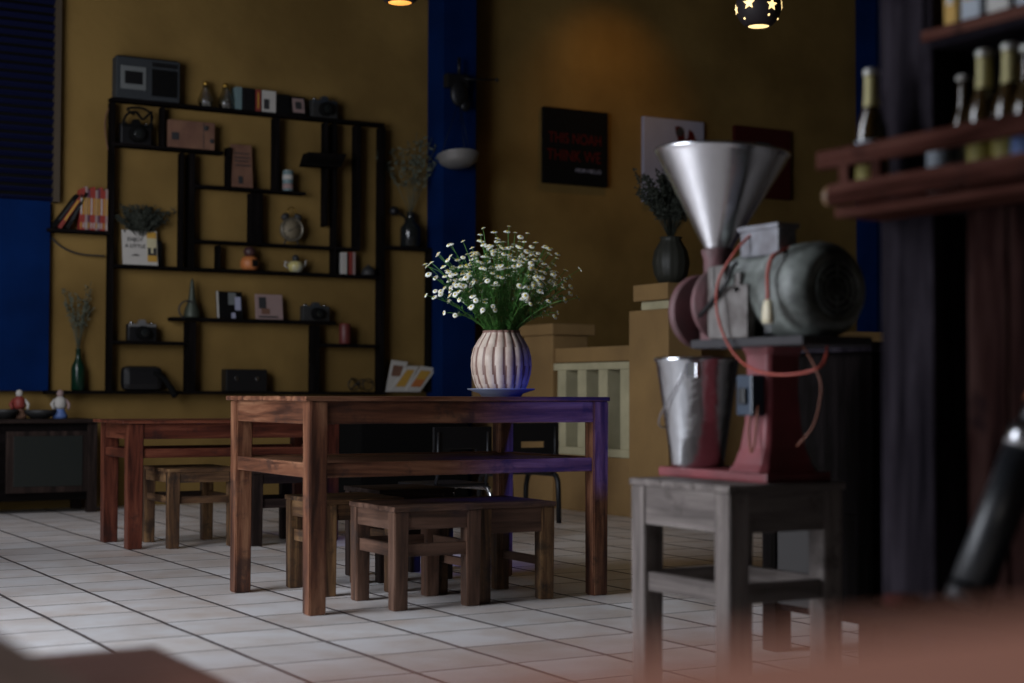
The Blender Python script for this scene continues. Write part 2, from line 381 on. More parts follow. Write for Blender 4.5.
# ------------------------------------------------------------------ stools
def stool(x0, x1, y0, y1, h, lw, Wd, label, ap=(.062, .062), st=(.184, .228), group='low wooden stools', name='wooden_stool', sides='xy', lw0=None):
    t = thing(name, ((x0+x1)/2, (y0+y1)/2, 0), label, 'stool', group)
    mb = MB()
    for i in range(3):
        a = y0-.004+(y1-y0+.008)*i/3; mb.box(x0-.004, x1+.004, a, a+(y1-y0+.008)/3-.0015, h-.018, h, .003)
    mb.build('seat', Wd['x'], t)
    g = lw/2; q = lw0 or lw*.92
    for (x, y) in ((x0+g, y0+g), (x1-g, y0+g), (x0+g, y1-g), (x1-g, y1-g)):
        MB().leg(x, y, 0, h-.018, q, lw, .003).build('leg', Wd['z'], t)
    for y in (y0+.004, y1-.026): MB().box(x0+lw, x1-lw, y, y+.022, h-.018-ap[0], h-.018, .002).build('apron', Wd['x'], t)
    for x in (x0+.004, x1-.026): MB().box(x, x+.022, y0+lw, y1-lw, h-.018-ap[1], h-.018, .002).build('apron', Wd['y'], t)
    if 'x' in sides:
        for y in (y0+.012, y1-.032): MB().box(x0+lw, x1-lw, y, y+.02, st[0], st[1], .002).build('stretcher', Wd['x'], t)
    if 'y' in sides:
        for x in (x0+.012, x1-.032): MB().box(x, x+.02, y0+lw, y1-lw, st[0], st[1], .002).build('stretcher', Wd['y'], t)
    return t
stool(2.395, 2.735, 4.955, 5.325, .358, .056, W_STOOL, 'grey-brown wooden stool, nearest one tucked under the daisy table')
stool(2.742, 3.062, 4.99, 5.375, .356, .056, {'x': W_STOOL['x'], 'y': W_STOOL['y'], 'z': W_GOLD['z']}, 'wooden stool with a deep front apron, right of the nearest stool under the daisy table', ap=(.09, .06), sides='y', st=(.12, .15))
stool(2.335, 2.66, 5.43, 5.80, .357, .056, W_GOLD, 'ochre-coloured wooden stool behind the front left leg of the daisy table', sides='y', ap=(.06, .06))
stool(2.70, 3.03, 5.72, 6.06, .368, .05, W_DARK, 'dark wooden stool behind the grey-brown stools, under the back of the daisy table')
stool(2.405, 2.765, 7.455, 7.90, .384, .056, W_GOLD, 'yellowish worn wooden stool tucked under the low reddish table', ap=(.05, .05), st=(.215, .25))
stool(2.805, 3.14, 7.395, 7.76, .372, .056, W_DARK, 'dark wooden stool under the right half of the low reddish table', ap=(.05, .05))
stool(2.345, 2.70, 3.03, 3.445, .531, .062, W_PALE, 'tall pale grey wooden stool carrying the red electric grinder', ap=(.098, .098), st=(.245, .293), group=None, name='wooden_stool')

# low metal framed chairs behind the table
def cafe_chair(label, x, y, rz):
    t = thing('cafe_chair', (0, 0, 0), label, 'chair', 'low black chairs with bent tube legs')
    mb = MB(); mb.box(-.17, .17, -.17, .15, .285, .305, .008); mb.build('seat', M_BLACK, t)
    mb = MB()
    mb.box(-.175, .175, -.185, -.168, .37, .44, .004); mb.box(-.175, .175, -.185, -.168, .475, .585, .004)
    mb.box(-.175, -.08, -.185, -.168, .438, .477); mb.box(.08, .175, -.185, -.168, .438, .477)
    mb.build('backrest', M_BLACK, t)
    for sx in (-1, 1):
        pts = [(sx*.16, -.21, 0), (sx*.16, -.205, .2)]+[(sx*.16, -.198, .245), (sx*.16, -.18, .272), (sx*.16, -.15, .283)]+[(sx*.16, -.10, .283), (sx*.16, .08, .283)]+[(sx*.16, .10+.05*math.sin(a), .245+.037*math.cos(a)) for a in (.5, 1.1)]+[(sx*.16, .165, .2), (sx*.16, .18, 0)]
        MB().tube(pts, .016, 10).build('leg', M_IRON if rz < .1 else M_CHROME, t)
        MB().tube([(sx*.15, -.16, .29), (sx*.15, -.182, .36), (sx*.15, -.184, .45), (sx*.15, -.184, .56)], .009, 8).build('back_post', M_IRON, t)
    t.location = (x, y, 0); t.rotation_euler = (0, 0, rz); return t
cafe_chair('low black chair with a slotted backrest and black bent tube legs, beside the railing', 4.72, 8.12, 0)
cafe_chair('low black chair with silver bent tube legs, left of the other low black chair', 3.72, 7.15, .12)
ch = thing('chest', (4.92, 9.95, 0), 'low black chest against the wall behind the low chairs, below the booklets', 'chest')
MB().box(4.46, 5.28, 9.75, 10.18, .03, .60, .01).build('body', M_BLACKM, ch)
MB().box(4.44, 5.30, 9.73, 10.19, .60, .66, .01).build('lid', M_BLACKM, ch)

# ------------------------------------------------------------------ vase, plate, daisies
VX, VY = 3.01, 5.30
mb = MB(); mb.lathe([(0, .004), (.06, .004), (.065, 0), (.075, 0), (.085, .012), (.128, .026), (.131, .03), (.127, .031), (.08, .018), (0, .016)], (VX, VY, .738), 40)
single(mb, 'plate', M_PLATE, 'blue-grey ceramic plate under the fluted flower vase', 'plate')
prof = [(.075, 0), (.088, .006), (.1, .03), (.110, .065), (.115, .10), (.113, .135), (.104, .17), (.089, .197), (.076, .215), (.070, .226), (.071, .234), (.066, .236), (.062, .228), (.066, .20), (.09, .15), (.10, .09), (.085, .02), (0, .014)]
NR = 17
def rib(a, z):
    if z > .243 or z < .004: return 1
    s_ = abs(math.sin(NR*(a+.55*z+.07*math.sin(z*17))/2)); return .945+.075*s_**.6
mb = MB(); mb.lathe(prof, (VX, VY, .755), NR*8, rib=rib)
mb.b.faces.ensure_lookup_table()
for f in mb.b.faces:
    c = f.calc_center_median(); z = c.z-.755; a = math.atan2(c.y-VY, c.x-VX)
    s_ = abs(math.sin(NR*(a+.55*z+.07*math.sin(z*17))/2))
    if s_ < .40 or z > .226: f.material_index = 1
single(mb, 'vase', [M_CERAM, M_GROOVE], 'cream fluted ceramic vase with brown lines, holding white daisies on the table', 'vase')
# one blossom mesh
def blossom_mesh():
    mb = MB(); n = 11
    for k in range(n):
        a = 2*PI*k/n; w_ = .0032; L = .0135
        d = Vector((math.cos(a), math.sin(a), 0)); p = Vector((-d.y, d.x, 0))
        mb.face([d*.003-p*.0012, d*L*.6-p*w_+Vector((0, 0, .0008)), d*L-p*w_*.6-Vector((0, 0, .0025)), d*L+p*w_*.6-Vector((0, 0, .0025)), d*L*.6+p*w_+Vector((0, 0, .0008)), d*.003+p*.0012], 0)
    mb.sph((0, 0, .001), .0048, (1, 1, .7), 10, 1)
    mb.cyl((0, 0, -.006), (0, 0, 0), .0012, .003, 6, 2)
    return mb
bm0 = blossom_mesh(); BL = bpy.data.meshes.new('daisy_blossom'); bm0.b.to_mesh(BL); bm0.b.free()
for q in (M_PETAL, M_YEL, M_STEM): BL.materials.append(q)
rg = random.Random(3)
for i in range(88):
    az = 2.39996*i+rg.uniform(-.2, .2)                  # heading
    el = [1.35, 1.0, .75, .5, .3, .1, .85, .6, .2, -.1, .4][i % 11]+rg.uniform(-.12, .12)      # steepness
    rad = rg.uniform(.72, 1.04)
    R_ = Vector((math.cos(az)*math.cos(el)*.30, math.sin(az)*math.cos(el)*.27,   .125+math.sin(el)*.268))*rad
    o0 = Vector((VX+math.cos(az)*.035*math.cos(el), VY+math.sin(az)*.035*math.cos(el), .85))
    m0 = Vector((VX+math.cos(az)*.05*math.cos(el), VY+math.sin(az)*.05*math.cos(el), .985))
    end = Vector((VX, VY, 1.0))+R_
    q1 = m0.lerp(end, .5)+Vector((0, 0, .045*math.cos(el)))
    root = thing('daisy_stem', m0-Vector((0, 0, .13)), 'branching green stem of small white daisies in the fluted vase', 'flower', 'white daisies in the cream vase')
    def bez(t): return m0*(1-t)**2+q1*2*t*(1-t)+end*t*t
    mb = MB(); mb.tube([o0]+[bez(t/6) for t in range(7)], .0014, 5)
    heads = []
    for j in range(rg.choice((4, 5, 5, 6))):
        t = rg.uniform(.45, .85) if j else 1
        b0 = bez(t-.12 if j else .9)
        tip = end if j == 0 else bez(min(1, t+.1))+Vector((rg.uniform(-.05, .05), rg.uniform(-.05, .05), rg.uniform(-.01, .055)))
        if j: mb.tube([b0, b0.lerp(tip, .5)+Vector((0, 0, .008)), tip], .0010, 4)
        heads.append((tip, (tip-b0).normalized()))
    st = mb.build('stem', M_STEM, root)
    mb = MB()
    for j in range(30):                                             # feathery leaflets
        t = rg.uniform(.0, .8); p = bez(t); a = rg.uniform(0, 2*PI); d = Vector((math.cos(a), math.sin(a), rg.uniform(-.2, .8))).normalized()
        for k in range(3):
            dd = (d+Vector((rg.uniform(-.5, .5), rg.uniform(-.5, .5), rg.uniform(-.3, .5)))).normalized(); L = rg.uniform(.015, .038); sd = dd.cross(Vector((0, 0, 1))).normalized()*.0022
            mb.face([p, p+dd*L*.5+sd, p+dd*L, p+dd*L*.5-sd])
    mb.build('foliage', M_LEAF, root)
    for (tip, d) in heads:
        o = bpy.data.objects.new('blossom', BL); COL.objects.link(o); o.parent = root
        o.location = tip-root.location
        d = (d+Vector((-.15, -.35, .35))*rg.uniform(.3, 1.4)+Vector((rg.uniform(-.4, .4), rg.uniform(-.4, .4), 0))).normalized()
        s_ = rg.uniform(.65, 1.05); o.scale = (s_, s_, s_)
        o.rotation_euler = d.to_track_quat('Z', 'Y').to_euler()

# ------------------------------------------------------------------ grinder on the pale stool
GX = 2.57
g = thing('electric_grinder', (2.57, 3.25, .531), 'red cast-iron electric grinder with a steel funnel and a green-grey motor', 'grinder')
mb = MB(); mb.box(2.470, 2.675, 3.045, 3.50, .531, .556, .006)
mb.build('base_plate', M_PINK, g)
prof = [(.0, .095, .075), (.02, .082, .066), (.06, .066, .058), (.12, .056, .052), (.20, .05, .048), (.29, .052, .05), (.315, .06, .07)]
mb = MB(); rings = []
for (z, hx, hy) in prof:
    cx, cy = 2.555, 3.125
    rings.append([mb.b.verts.new((cx+sx*hx*k1, cy+sy*hy*k2, .556+z)) for (sx, sy, k1, k2) in ((-1, -1, 1, .8), (-1, -1, .8, 1), (1, -1, .8, 1), (1, -1, 1, .8), (1, 1, 1, .8), (1, 1, .8, 1), (-1, 1, .8, 1), (-1, 1, 1, .8))])
for i in range(len(rings)-1):
    for k in range(8): mb.b.faces.new((rings[i][k], rings[i][(k+1) % 8], rings[i+1][(k+1) % 8], rings[i+1][k]))
mb.b.faces.new(rings[-1]); mb.b.faces.new(rings[0][::-1])
o = mb.build('pedestal', M_PINK, g); md = o.modifiers.new('b', 'BEVEL'); md.width = .004; md.segments = 2; md.limit_method = 'ANGLE'
MB().box(2.46, 2.68, 2.90, 3.34, .866, .888, .004).build('motor_plate', mat('oily_plate', (.045, .042, .045), .7, spec=.2), g)
MZ = 1.0
# motor along Y, fan end towards the viewer
mb = MB(); RY = Matrix.Rotation(PI/2, 4, 'X')     # local z -> -y
mb.lathe([(0, -.215), (.098, -.215), (.108, -.205), (.108, -.06), (.116, -.055), (.119, -.03), (.119, .06), (.114, .085), (.098, .108), (.072, .118), (.068, .112), (0, .112)], (GX, 3.02, MZ), 48, M=RY)
mb.build('motor', M_MOTOR, g)
mb = MB()
for k in range(26):
    a = 2*PI*k/26
    if -.5 < math.sin(a) < 1.1: mb.box(-.0025, .0025, 0, .12, .106, .1145, M=Matrix.Translation((GX, 3.09, MZ)) @ Matrix.Rotation(a, 4, 'Y'))
mb.build('cooling_fins', M_MOTOR, g)
mb = MB(); mb.lathe([(0, 0), (.066, 0), (.066, .003), (0, .003)], (GX, 2.9065, MZ), 40, M=RY)
fc = mb.build('fan_cover', M_GRIME, g)
mb = MB()
for rr in (.018, .034, .05, .064): mb.lathe([(rr-.0022, 0), (rr+.0022, 0), (rr+.0022, .004), (rr-.0022, .004), (rr-.0022, 0)], (GX, 2.9035, MZ), 40, M=RY)
for k in range(6): mb.box(-.002, .002, -.004, 0, 0, .064, M=Matrix.Translation((GX, 2.9035, MZ)) @ Matrix.Rotation(k*PI/3, 4, 'Y'))
mb.build('grille', M_MOTOR, fc)
mb = MB(); mb.box(2.495, 2.555, 3.03, 3.18, 1.09, 1.160, .008); mb.box(2.49, 2.56, 3.025, 3.185, 1.155, 1.168, .003); mb.build('terminal_box', M_GREY, g)
mb = MB(); mb.box(2.462, 2.60, 3.20, 3.275, .888, 1.075, .012); mb.box(2.458, 2.60, 3.24, 3.262, .888, 1.07, .006); mb.box(2.455, 2.48, 3.10, 3.24, .888, 1.02, .005); mb.box(2.455, 2.47, 3.13, 3.155, 1.0, 1.05, .003)
mb.build('motor_bracket', mat('rusty_grey_iron', (.16, .145, .135), .6, col2=(.05, .035, .03), vscale=16, bump=.3), g)
# grinding head
HY = 3.33
mb = MB(); mb.lathe([(0, -.075), (.05, -.075), (.062, -.05), (.095, -.03), (.098, -.026), (.098, -.006), (.07, -.004), (.06, .03), (.035, .07), (0, .09)], (GX, HY, .985), 40, M=RY)
mb.build('grinding_head', M_RUSTP, g)
mb = MB(); mb.lathe([(0, 0), (.04, 0), (.06, .012), (.098, .02), (.1, .026), (.1, .044), (.096, .048), (0, .048)], (GX, HY+.145, .968), 40, M=RY)
fl = mb.build('outer_disc', M_RUSTP, g)
mb = MB(); mb.cyl((GX, HY+.02, .975), (GX, HY+.11, .975), .03, .03, 16, smooth=True); mb.build('shaft', M_GRIME, g)
mb = MB(); mb.cyl((GX-.01, HY+.13, .968), (GX-.01, HY+.19, .968), .014, .012, 12); mb.cyl((GX-.05, HY+.185, .968), (GX+.03, HY+.185, .968), .007, .007, 10); mb.build('adjusting_screw', M_CHROME, g)
mb = MB(); mb.box(GX-.03, GX+.03, HY+.02, HY+.08, .872, .93, .006); mb.build('outlet_spout', M_RUSTP, g)
mb = MB(); mb.lathe([(.03, 1.02), (.036, 1.03), (.036, 1.10), (.042, 1.12), (.042, 1.128), (.028, 1.128), (.028, 1.03)], (GX-.015, HY+.02, 0), 28); mb.build('hopper_neck', M_RUSTP, g)
mb = MB(); tilt = Matrix.Rotation(.05, 4, Vector((.5, .866, 0)))
mb.lathe([(.026, 0), (.030, .012), (.172, .262), (.176, .270), (.179, .272), (.179, .278), (.174, .28), (.168, .272), (.028, .02)], (GX-.015, HY+.02, 1.108), 56, M=tilt)
mb.build('funnel', M_ALU, g)
# cords, plug, switch
def curve(pts, n=6):
    P = [Vector(p) for p in pts]; P = [P[0]]+P+[P[-1]]; out = []
    for i in range(1, len(P)-2):
        for k in range(n):
            t = k/n; a, b, c, d = P[i-1:i+3]
            out.append(.5*((2*b)+(c-a)*t+(2*a-5*b+4*c-d)*t*t+(3*b-a-3*c+d)*t**3))
    out.append(P[-2]); return out
def atx(px, py, X):
    d = _f+(px-512)/F_PX*_r-(py-341.5)/F_PX*_u
    return CAM+d*(X/d.x)
cord = MB()
cord.tube(curve([(2.53, 3.12, 1.166), atx(752, 234, 2.50), atx(735, 252, 2.46), atx(719, 280, 2.44), atx(717, 310, 2.43), atx(726, 340, 2.44), atx(742, 362, 2.44), atx(765, 373, 2.43), atx(795, 374, 2.44), atx(822, 365, 2.46), (2.60, 2.97, .88)]), .0034, 8)
cord.tube(curve([(2.56, 3.05, 1.12), atx(785, 250, 2.50), atx(773, 256, 2.45), atx(768, 272, 2.437), atx(768, 290, 2.43), atx(768, 303, 2.43)]), .0048, 8)
pc = cord.build('power_cord', M_REDC, g)
mb = MB(); c = atx(768, 312, 2.425)
mb.lathe([(.005, .03), (.012, .026), (.0155, .01), (.018, -.012), (.017, -.026), (.012, -.028), (0, -.028)], c, 16, M=Matrix.Diagonal((.7, 1, 1, 1)))
for s_ in (-1, 1): mb.box(c.x-.001, c.x+.001, c.y+s_*.007-.002, c.y+s_*.007+.002, c.z-.05, c.z-.026, mi=1)
mb.build('plug', [M_PLUG, M_CHROME], pc)
mb = MB(); mb.tube(curve([atx(752, 405, 2.48), atx(749, 430, 2.47), atx(751, 452, 2.455), atx(755, 440, 2.46), atx(758, 405, 2.48)]), .003, 6)
mb.tube(curve([(2.53, 2.98, .868), atx(820, 380, 2.52), atx(819, 405, 2.52), atx(812, 428, 2.50), atx(797, 446, 2.49)]), .0025, 6)
mb.build('loose_wire', M_ORC, g)
mb = MB(); a = atx(752, 396, 2.48); mb.box(2.462, 2.502, a.y-.022, a.y+.04, a.z-.048, a.z+.052, .005)
sw = mb.build('switch_box', M_SW, g)
mb = MB(); mb.box(2.452, 2.464, a.y-.004, a.y+.022, a.z-.02, a.z+.02, .003); mb.build('toggle', M_BLACK, sw)
mb = MB(); mb.tube(curve([atx(737, 262, 2.46), atx(731, 270, 2.45), atx(725, 285, 2.44), (2.46, 3.3, .95)]), .006, 8); mb.build('drive_strap', M_BLACK, g)

b = thing('bucket', (2.555, 3.395, .556), 'dented aluminium bucket standing on the grinder base below the spout', 'bucket')
mb = MB(); mb.lathe([(0, .003), (.060, .003), (.066, 0), (.070, .008), (.109, .276), (.114, .280), (.115, .287), (.111, .290), (.106, .284), (.068, .012), (0, .01)], (2.545, 3.425, .556), 48); mb.build('bucket_body', M_ALUD, b)
mb = MB(); mb.tube(curve([(2.445, 3.35, .805), (2.440, 3.40, .745), (2.452, 3.47, .68), (2.50, 3.51, .66), (2.58, 3.53, .70), (2.66, 3.47, .79)]), .0022, 6); mb.build('wire_handle', M_CHROME, b)
mb = MB(); mb.box(2.448, 2.462, 3.30, 3.345, .79, .83, .003); mb.build('handle_lug', M_CHROME, b)

# ------------------------------------------------------------------ half wall, piers and railing behind
hw = MB()
hw.box(5.47, 5.75, 8.95, 9.33, 0, 1.14, .01); hw.box(5.45, 5.79, 8.92, 9.36, 1.14, 1.215, .01)      # far pier + cap
hw.box(5.45, 5.70, 7.62, 8.03, 0, 1.255, .01)                                                       # near pier
hw.box(5.49, 5.66, 8.03, 8.95, .955, 1.05, .006); hw.box(5.49, 5.66, 8.03, 8.95, 0, .36, .006)     # beam and plinth
hw.box(5.55, 5.75, 9.33, 10.45, 0, 1.08, .01)
hw.box(5.70, 9.2, 7.78, 7.95, 0, 1.16, .01)
o = struct(hw, 'wall_stair', M_LOW)
r = thing('balustrade', (5.54, 8.49, .36), 'cream painted balustrade of square posts between two mustard piers', 'balustrade')
MB().box(5.475, 5.60, 8.035, 8.945, .905, .95, .004).build('top_rail', M_CREAM, r)
MB().box(5.475, 5.60, 8.035, 8.945, .36, .41, .004).build('bottom_rail', M_CREAM, r)
for k in range(4):
    y = 8.12+k*.245; MB().box(5.485, 5.59, y-.045, y+.055, .41, .905, .004).build('baluster', M_CREAM, r)
mb = MB(); mb.box(5.50, 5.66, 7.68, 7.97, 1.255, 1.31, .006); struct(mb, 'trim_3', M_CREAM)
mb = MB(); mb.box(5.46, 5.70, 7.64, 8.00, 1.31, 1.41, .008); struct(mb, 'trim_4', M_LOW)
# dark ribbed vase with dried flowers on pier cap
c = Vector((5.60, 7.80, 1.41))
v = thing('vase', c, 'dark ribbed vase standing on the mustard pier cap behind the funnel', 'vase')
mb = MB(); mb.lathe([(0, 0), (.07, 0), (.10, .06), (.112, .13), (.10, .20), (.07, .25), (.06, .27), (.068, .285), (.055, .285), (.05, .26), (0, .25)], c, 48, rib=lambda a, z: 1+.03*math.cos(14*a)); mb.build('vase_body', mat('dull_dark_glaze', (.028, .028, .022), .5, spec=.3), v)
def sprig_bunch(name, base, h, spread, n, m, label, cat='dried flowers', leafn=10, seed=1, lean=(0, 0), ls=.02, kinds='sprig', rmin=.3):
    rg = random.Random(seed); t = thing(name, base, label, cat)
    mb = MB(); lf = MB()
    for i in range(n):
        a = rg.uniform(0, 2*PI); s_ = spread*rg.uniform(rmin, 1)
        e = Vector(base)+Vector((math.cos(a)*s_+lean[0], math.sin(a)*s_*.5+lean[1], h*rg.uniform(.6, 1)))
        if base[1] > 10: e.y = min(e.y, 10.41)
        b0 = Vector(base)+Vector((rg.uniform(-.008, .008), rg.uniform(-.008, .008), 0)); q = b0.lerp(e, .5)+Vector((0, 0, h*.12))
        f_ = lambda t_: b0*(1-t_)**2+q*2*t_*(1-t_)+e*t_*t_
        mb.tube([f_(k/6) for k in range(7)], .0017, 4)
        for k in range(leafn):
            p = f_(rg.uniform(.35, 1)); d = Vector((rg.uniform(-1, 1), rg.uniform(-1, 1), rg.uniform(-.3, 1))).normalized()*ls*rg.uniform(.6, 1.4); sd = d.cross(Vector((.3, .9, .2))).normalized()*ls*.22
            lf.face([p, p+d*.5+sd, p+d, p+d*.5-sd])
    mb.build('stalks', m, t); lf.build('leaves', m, t); return t
sprig_bunch('dried_bouquet', c+Vector((0, 0, .27)), .42, .28, 130, M_DRYD, 'dark bushy bunch of dried flowers in the ribbed vase behind the funnel', leafn=40, seed=5, ls=.024, rmin=.05)

# ------------------------------------------------------------------ posters on the back wall
def poster(name, a, bb, m, label, cat='poster'):
    """a top-left px, bb bottom-right px on the wall"""
    p, q = at(*a, 10.41), at(*bb, 10.41)
    t = thing(name, (p.x, 10.41, q.z), label, cat)
    MB().box(p.x, q.x, 10.41, 10.448, q.z, p.z, .004).build('board', m, t); return t, p, q
t, p, q = poster('poster', (544, 106), (608, 187.5), M_BLACKM, 'black poster with two lines of dark red capitals on the ochre wall')
cx = (p.x+q.x)/2
text('THIS NOAH', .115, M_DRED, t, (cx-.01, 10.4085, p.z-.235), sx=.80); text('THINK WE', .125, M_DRED, t, (cx-.02, 10.4085, p.z-.37), sx=.82); text('MOM HELLO', .042, M_LAV, t, (cx+.11, 10.4085, p.z-.475))
t, p, q = poster('poster', (644, 116), (704, 206), M_LAV, 'pale lavender poster with a small dark red picture, beside the black poster')
mb = MB()
pts = [(0, 0), (.20, .0), (.25, .03), (.23, .12), (.19, .21), (.15, .23), (.14, .16), (.11, .13), (.10, .20), (.05, .25), (.01, .24), (.03, .17), (.05, .1)]
z0 = p.z-.30; x0 = p.x+.29
mb.prism([(x0+u, 10.409, z0+v_) for u, v_ in pts], (0, -.003, 0)); mb.build('picture', M_DRED, t)
mb = MB(); mb.sph((x0+.06, 10.408, z0+.20), .045, (1, .08, 1), 14); mb.sph((x0+.09, 10.408, z0+.10), .05, (1, .08, 1), 14); mb.build('picture_dark_area', M_INK, t)
t, p, q = poster('poster', (735, 125), (791, 200), mat('oxblood_print', (.045, .006, .005), .8, spec=.1), 'dark red poster partly behind the funnel rim, right of the lavender one')
mb = MB(); mb.box(p.x+.22, p.x+.36, 10.405, 10.409, q.z+.2, p.z-.12); mb.build('picture', M_INK, t)

# ------------------------------------------------------------------ balance hanging on the blue column
t = thing('hanging_balance', at(460, 172, 10.05), 'old iron balance with a grey metal pan hanging on the blue column', 'balance')
a = at(459, 160, 10.03)
mb = MB(); mb.lathe([(0, 0), (.09, .008), (.135, .04), (.15, .085), (.155, .088), (.146, .09), (.13, .05), (.085, .016), (0, .01)], a+Vector((0, 0, -.05)), 32, M=Matrix.Rotation(-.18, 4, 'X')); mb.build('pan', mat('dull_grey_tin', (.30, .29, .28), .45, metal=.5, bump=.1), t)
mb = MB(); p0 = at(459, 88, 10.12)
mb.box(p0.x-.10, p0.x+.08, 10.11, 10.18, p0.z+.0, p0.z+.10, .01); mb.sph(p0+Vector((0, 0, -.04)), .07, (1, .5, 1.4)); mb.cyl(p0+Vector((.0, 0, .1)), p0+Vector((0, .0, .22)), .012); mb.sph(p0+Vector((.05, 0, -.12)), .04, (1, .6, 1.2))
mb.build('beam_housing', M_IRON, t)
mb = MB(); e = at(497, 80, 10.10); mb.cyl(Vector((p0.x, 10.12, e.z-.02)), e, .008, .006, 10); mb.sph(e, .015); mb.build('beam', M_IRON, t)
mb = MB()
for k in range(3):
    an = k*2.1+.4; mb.tube([p0+Vector((0, 0, -.1)), a+Vector((.14*math.cos(an), .14*math.sin(an)*.9, .02))], .002, 5)
mb.build('chain', M_IRON, t)

# ------------------------------------------------------------------ wall rack
RF, RB = 10.355, 10.449
rk = thing('wall_rack', (3.9, 10.39, .72), 'black irregular open rack of shelves and uprights on the ochre wall', 'rack')
SZ = {}
def shelf(key, x0, x1, xm, ym, th=.02, parent=rk, y0=RF, dx0=None, dx1=None):
    a, b_, c_ = at(x0, ym, RF), at(x1, ym, RF), at(xm, ym, RF)
    SZ[key] = c_.z
    MB().box(a.x, b_.x, y0, RB, c_.z-th, c_.z, .002).build('shelf', W_BLACK['x'], parent); return c_.z
def up(xr, wd, yt, yb, parent=rk, y0=RF, kb=None, kt=None):
    ym = (yt+yb)/2
    X = at(xr, ym, y0).x; th = max(.016, (wd-5)/1594*11.5/.87)
    z1 = SZ[kt] if kt else at(xr, yt, y0).z; z0 = SZ[kb] if kb else at(xr, yb, y0).z
    MB().box(X-th, X, y0+.001, RB, z0, z1-.001 if kt is None else z1-.03, .002).build('upright', W_BLACK['z'], parent)
shelf('H1', 112, 385, 113, 97, .022)
shelf('H2', 112, 224, 160, 146); shelf('H3', 194, 306, 250, 188); shelf('H4', 48, 110, 80, 229.5, .022); shelf('H5', 190, 360, 275, 243.5)
shelf('H6', 112, 380, 240, 269.5, .022); shelf('H7', 172, 336, 250, 319, .024); shelf('H8', 112, 188, 150, 341, .022); shelf('H9', 320, 378, 350, 344, .022)
shelf('H10', 46, 386, 200, 391, .022); shelf('H11', 385, 432, 405, 246.5, .022)
up(114, 8, 97, 393, kb='H10', kt='H1'); up(165, 7, 104, 143, kb='H2', kt='H1'); up(184, 7, 150, 266, kb='H6', kt='H2'); up(195, 9, 150, 266, kb='H6', kt='H2')
up(231, 6, 147, 186, kb='H3'); up(280, 9, 112, 190, kb='H3', kt='H1'); up(263, 15, 191, 243, kb='H5', kt='H3')
up(328, 7, 120, 226, kt='H1'); up(337, 7, 122, 271, kb='H6', kt='H1'); up(361, 9, 122, 246, kb='H5', kt='H1'); up(385, 9, 122, 393, kb='H10', kt='H1')
up(221, 7, 244, 268, kb='H6', kt='H5'); up(196, 12, 320, 391, kb='H10', kt='H7'); up(320, 11, 322, 391, kb='H10', kt='H7')
MB().prism([at(309, 152, 10.24), at(347, 154, 10.24), at(341, 167, 10.24), at(305, 165, 10.24)], (0, .112, 0)).build('cross_shelf', W_BLACK['x'], rk)
up(432, 6, 250, 393, kb='H10')
mb = MB(); mb.tube(curve([at(50, 236, 10.42), at(62, 247, 10.42), at(80, 254, 10.42), at(105, 256, 10.42)]), .006, 6); single(mb, 'cable', M_GRIME, 'dark cable sagging on the wall below the book shelf', 'cable')
mb = MB(); mb.tube(curve([at(112, 103, 10.43), at(106, 115, 10.43), at(105, 130, 10.43), at(108, 150, 10.43)]), .004, 6); single(mb, 'cable', M_CARD, 'thin brown cable bowing beside the top left of the rack', 'cable')
IY = 10.362
def X(px, py=250, Y=IY): return at(px, py, Y).x
# radio
x0, x1, z = X(116, 90, 10.34), X(180, 90, 10.34), SZ['H1']
t = thing('radio', ((x0+x1)/2, 10.38, z), 'grey cassette radio standing on top of the rack at its left end', 'radio')
MB().box(x0, x1, 10.34, 10.44, z, z+.275, .008).build('case', M_RADIO, t)
mb = MB(); mb.box(x0+.03, x0+.20, 10.333, 10.342, z+.06, z+.215, .003); cw = mb.build('cassette_door', M_RADIOL, t)
MB().box(x0+.055, x0+.175, 10.329, 10.334, z+.095, z+.18, .002).build('cassette_window', M_BLACK, cw)
mb = MB(); mb.box(x0+.24, x1-.02, 10.335, 10.342, z+.03, z+.21, .003); mb.build('speaker_grille', M_BLACKM, t)
mb = MB(); mb.box(x0+.24, x1-.02, 10.335, 10.342, z+.225, z+.255, .002); mb.build('tuning_scale', M_BLACK, t)
mb = MB(); mb.box(x0+.01, x1-.01, 10.36, 10.42, z+.27, z+.285, .004); mb.build('handle', M_BLACK, t)
# bulbs
for px, l in ((207, 'left one of two bulb-shaped glass jars on top of the rack, beside the radio'), (227, 'right one of two bulb-shaped glass jars on top of the rack')):
    t = thing('glass_jar', (X(px, 90), 10.39, SZ['H1']), l, 'jar', 'bulb-shaped jars on the rack')
    c = Vector((X(px, 90), 10.39, SZ['H1']))
    mb = MB(); mb.lathe([(0, .004), (.035, 0), (.05, .02), (.052, .05), (.04, .085), (.024, .12), (.02, .145), (.017, .145), (.022, .115), (.036, .08), (.047, .05), (.044, .022), (0, .01)], c, 24); mb.build('jar_body', mat('jar_glass', (.75, .75, .72), .05, trans=1), t)
    mb = MB(); mb.lathe([(0, .175), (.018, .172), (.02, .145), (0, .143)], c, 16); mb.build('lid', M_BRASS, t)
    mb = MB(); mb.sph(c+Vector((-.01, -.01, .025)), .018, (1, 1, .7)); mb.sph(c+Vector((.015, -.01, .022)), .016, (1, 1, .7)); mb.build('filling', M_WHITE, t)
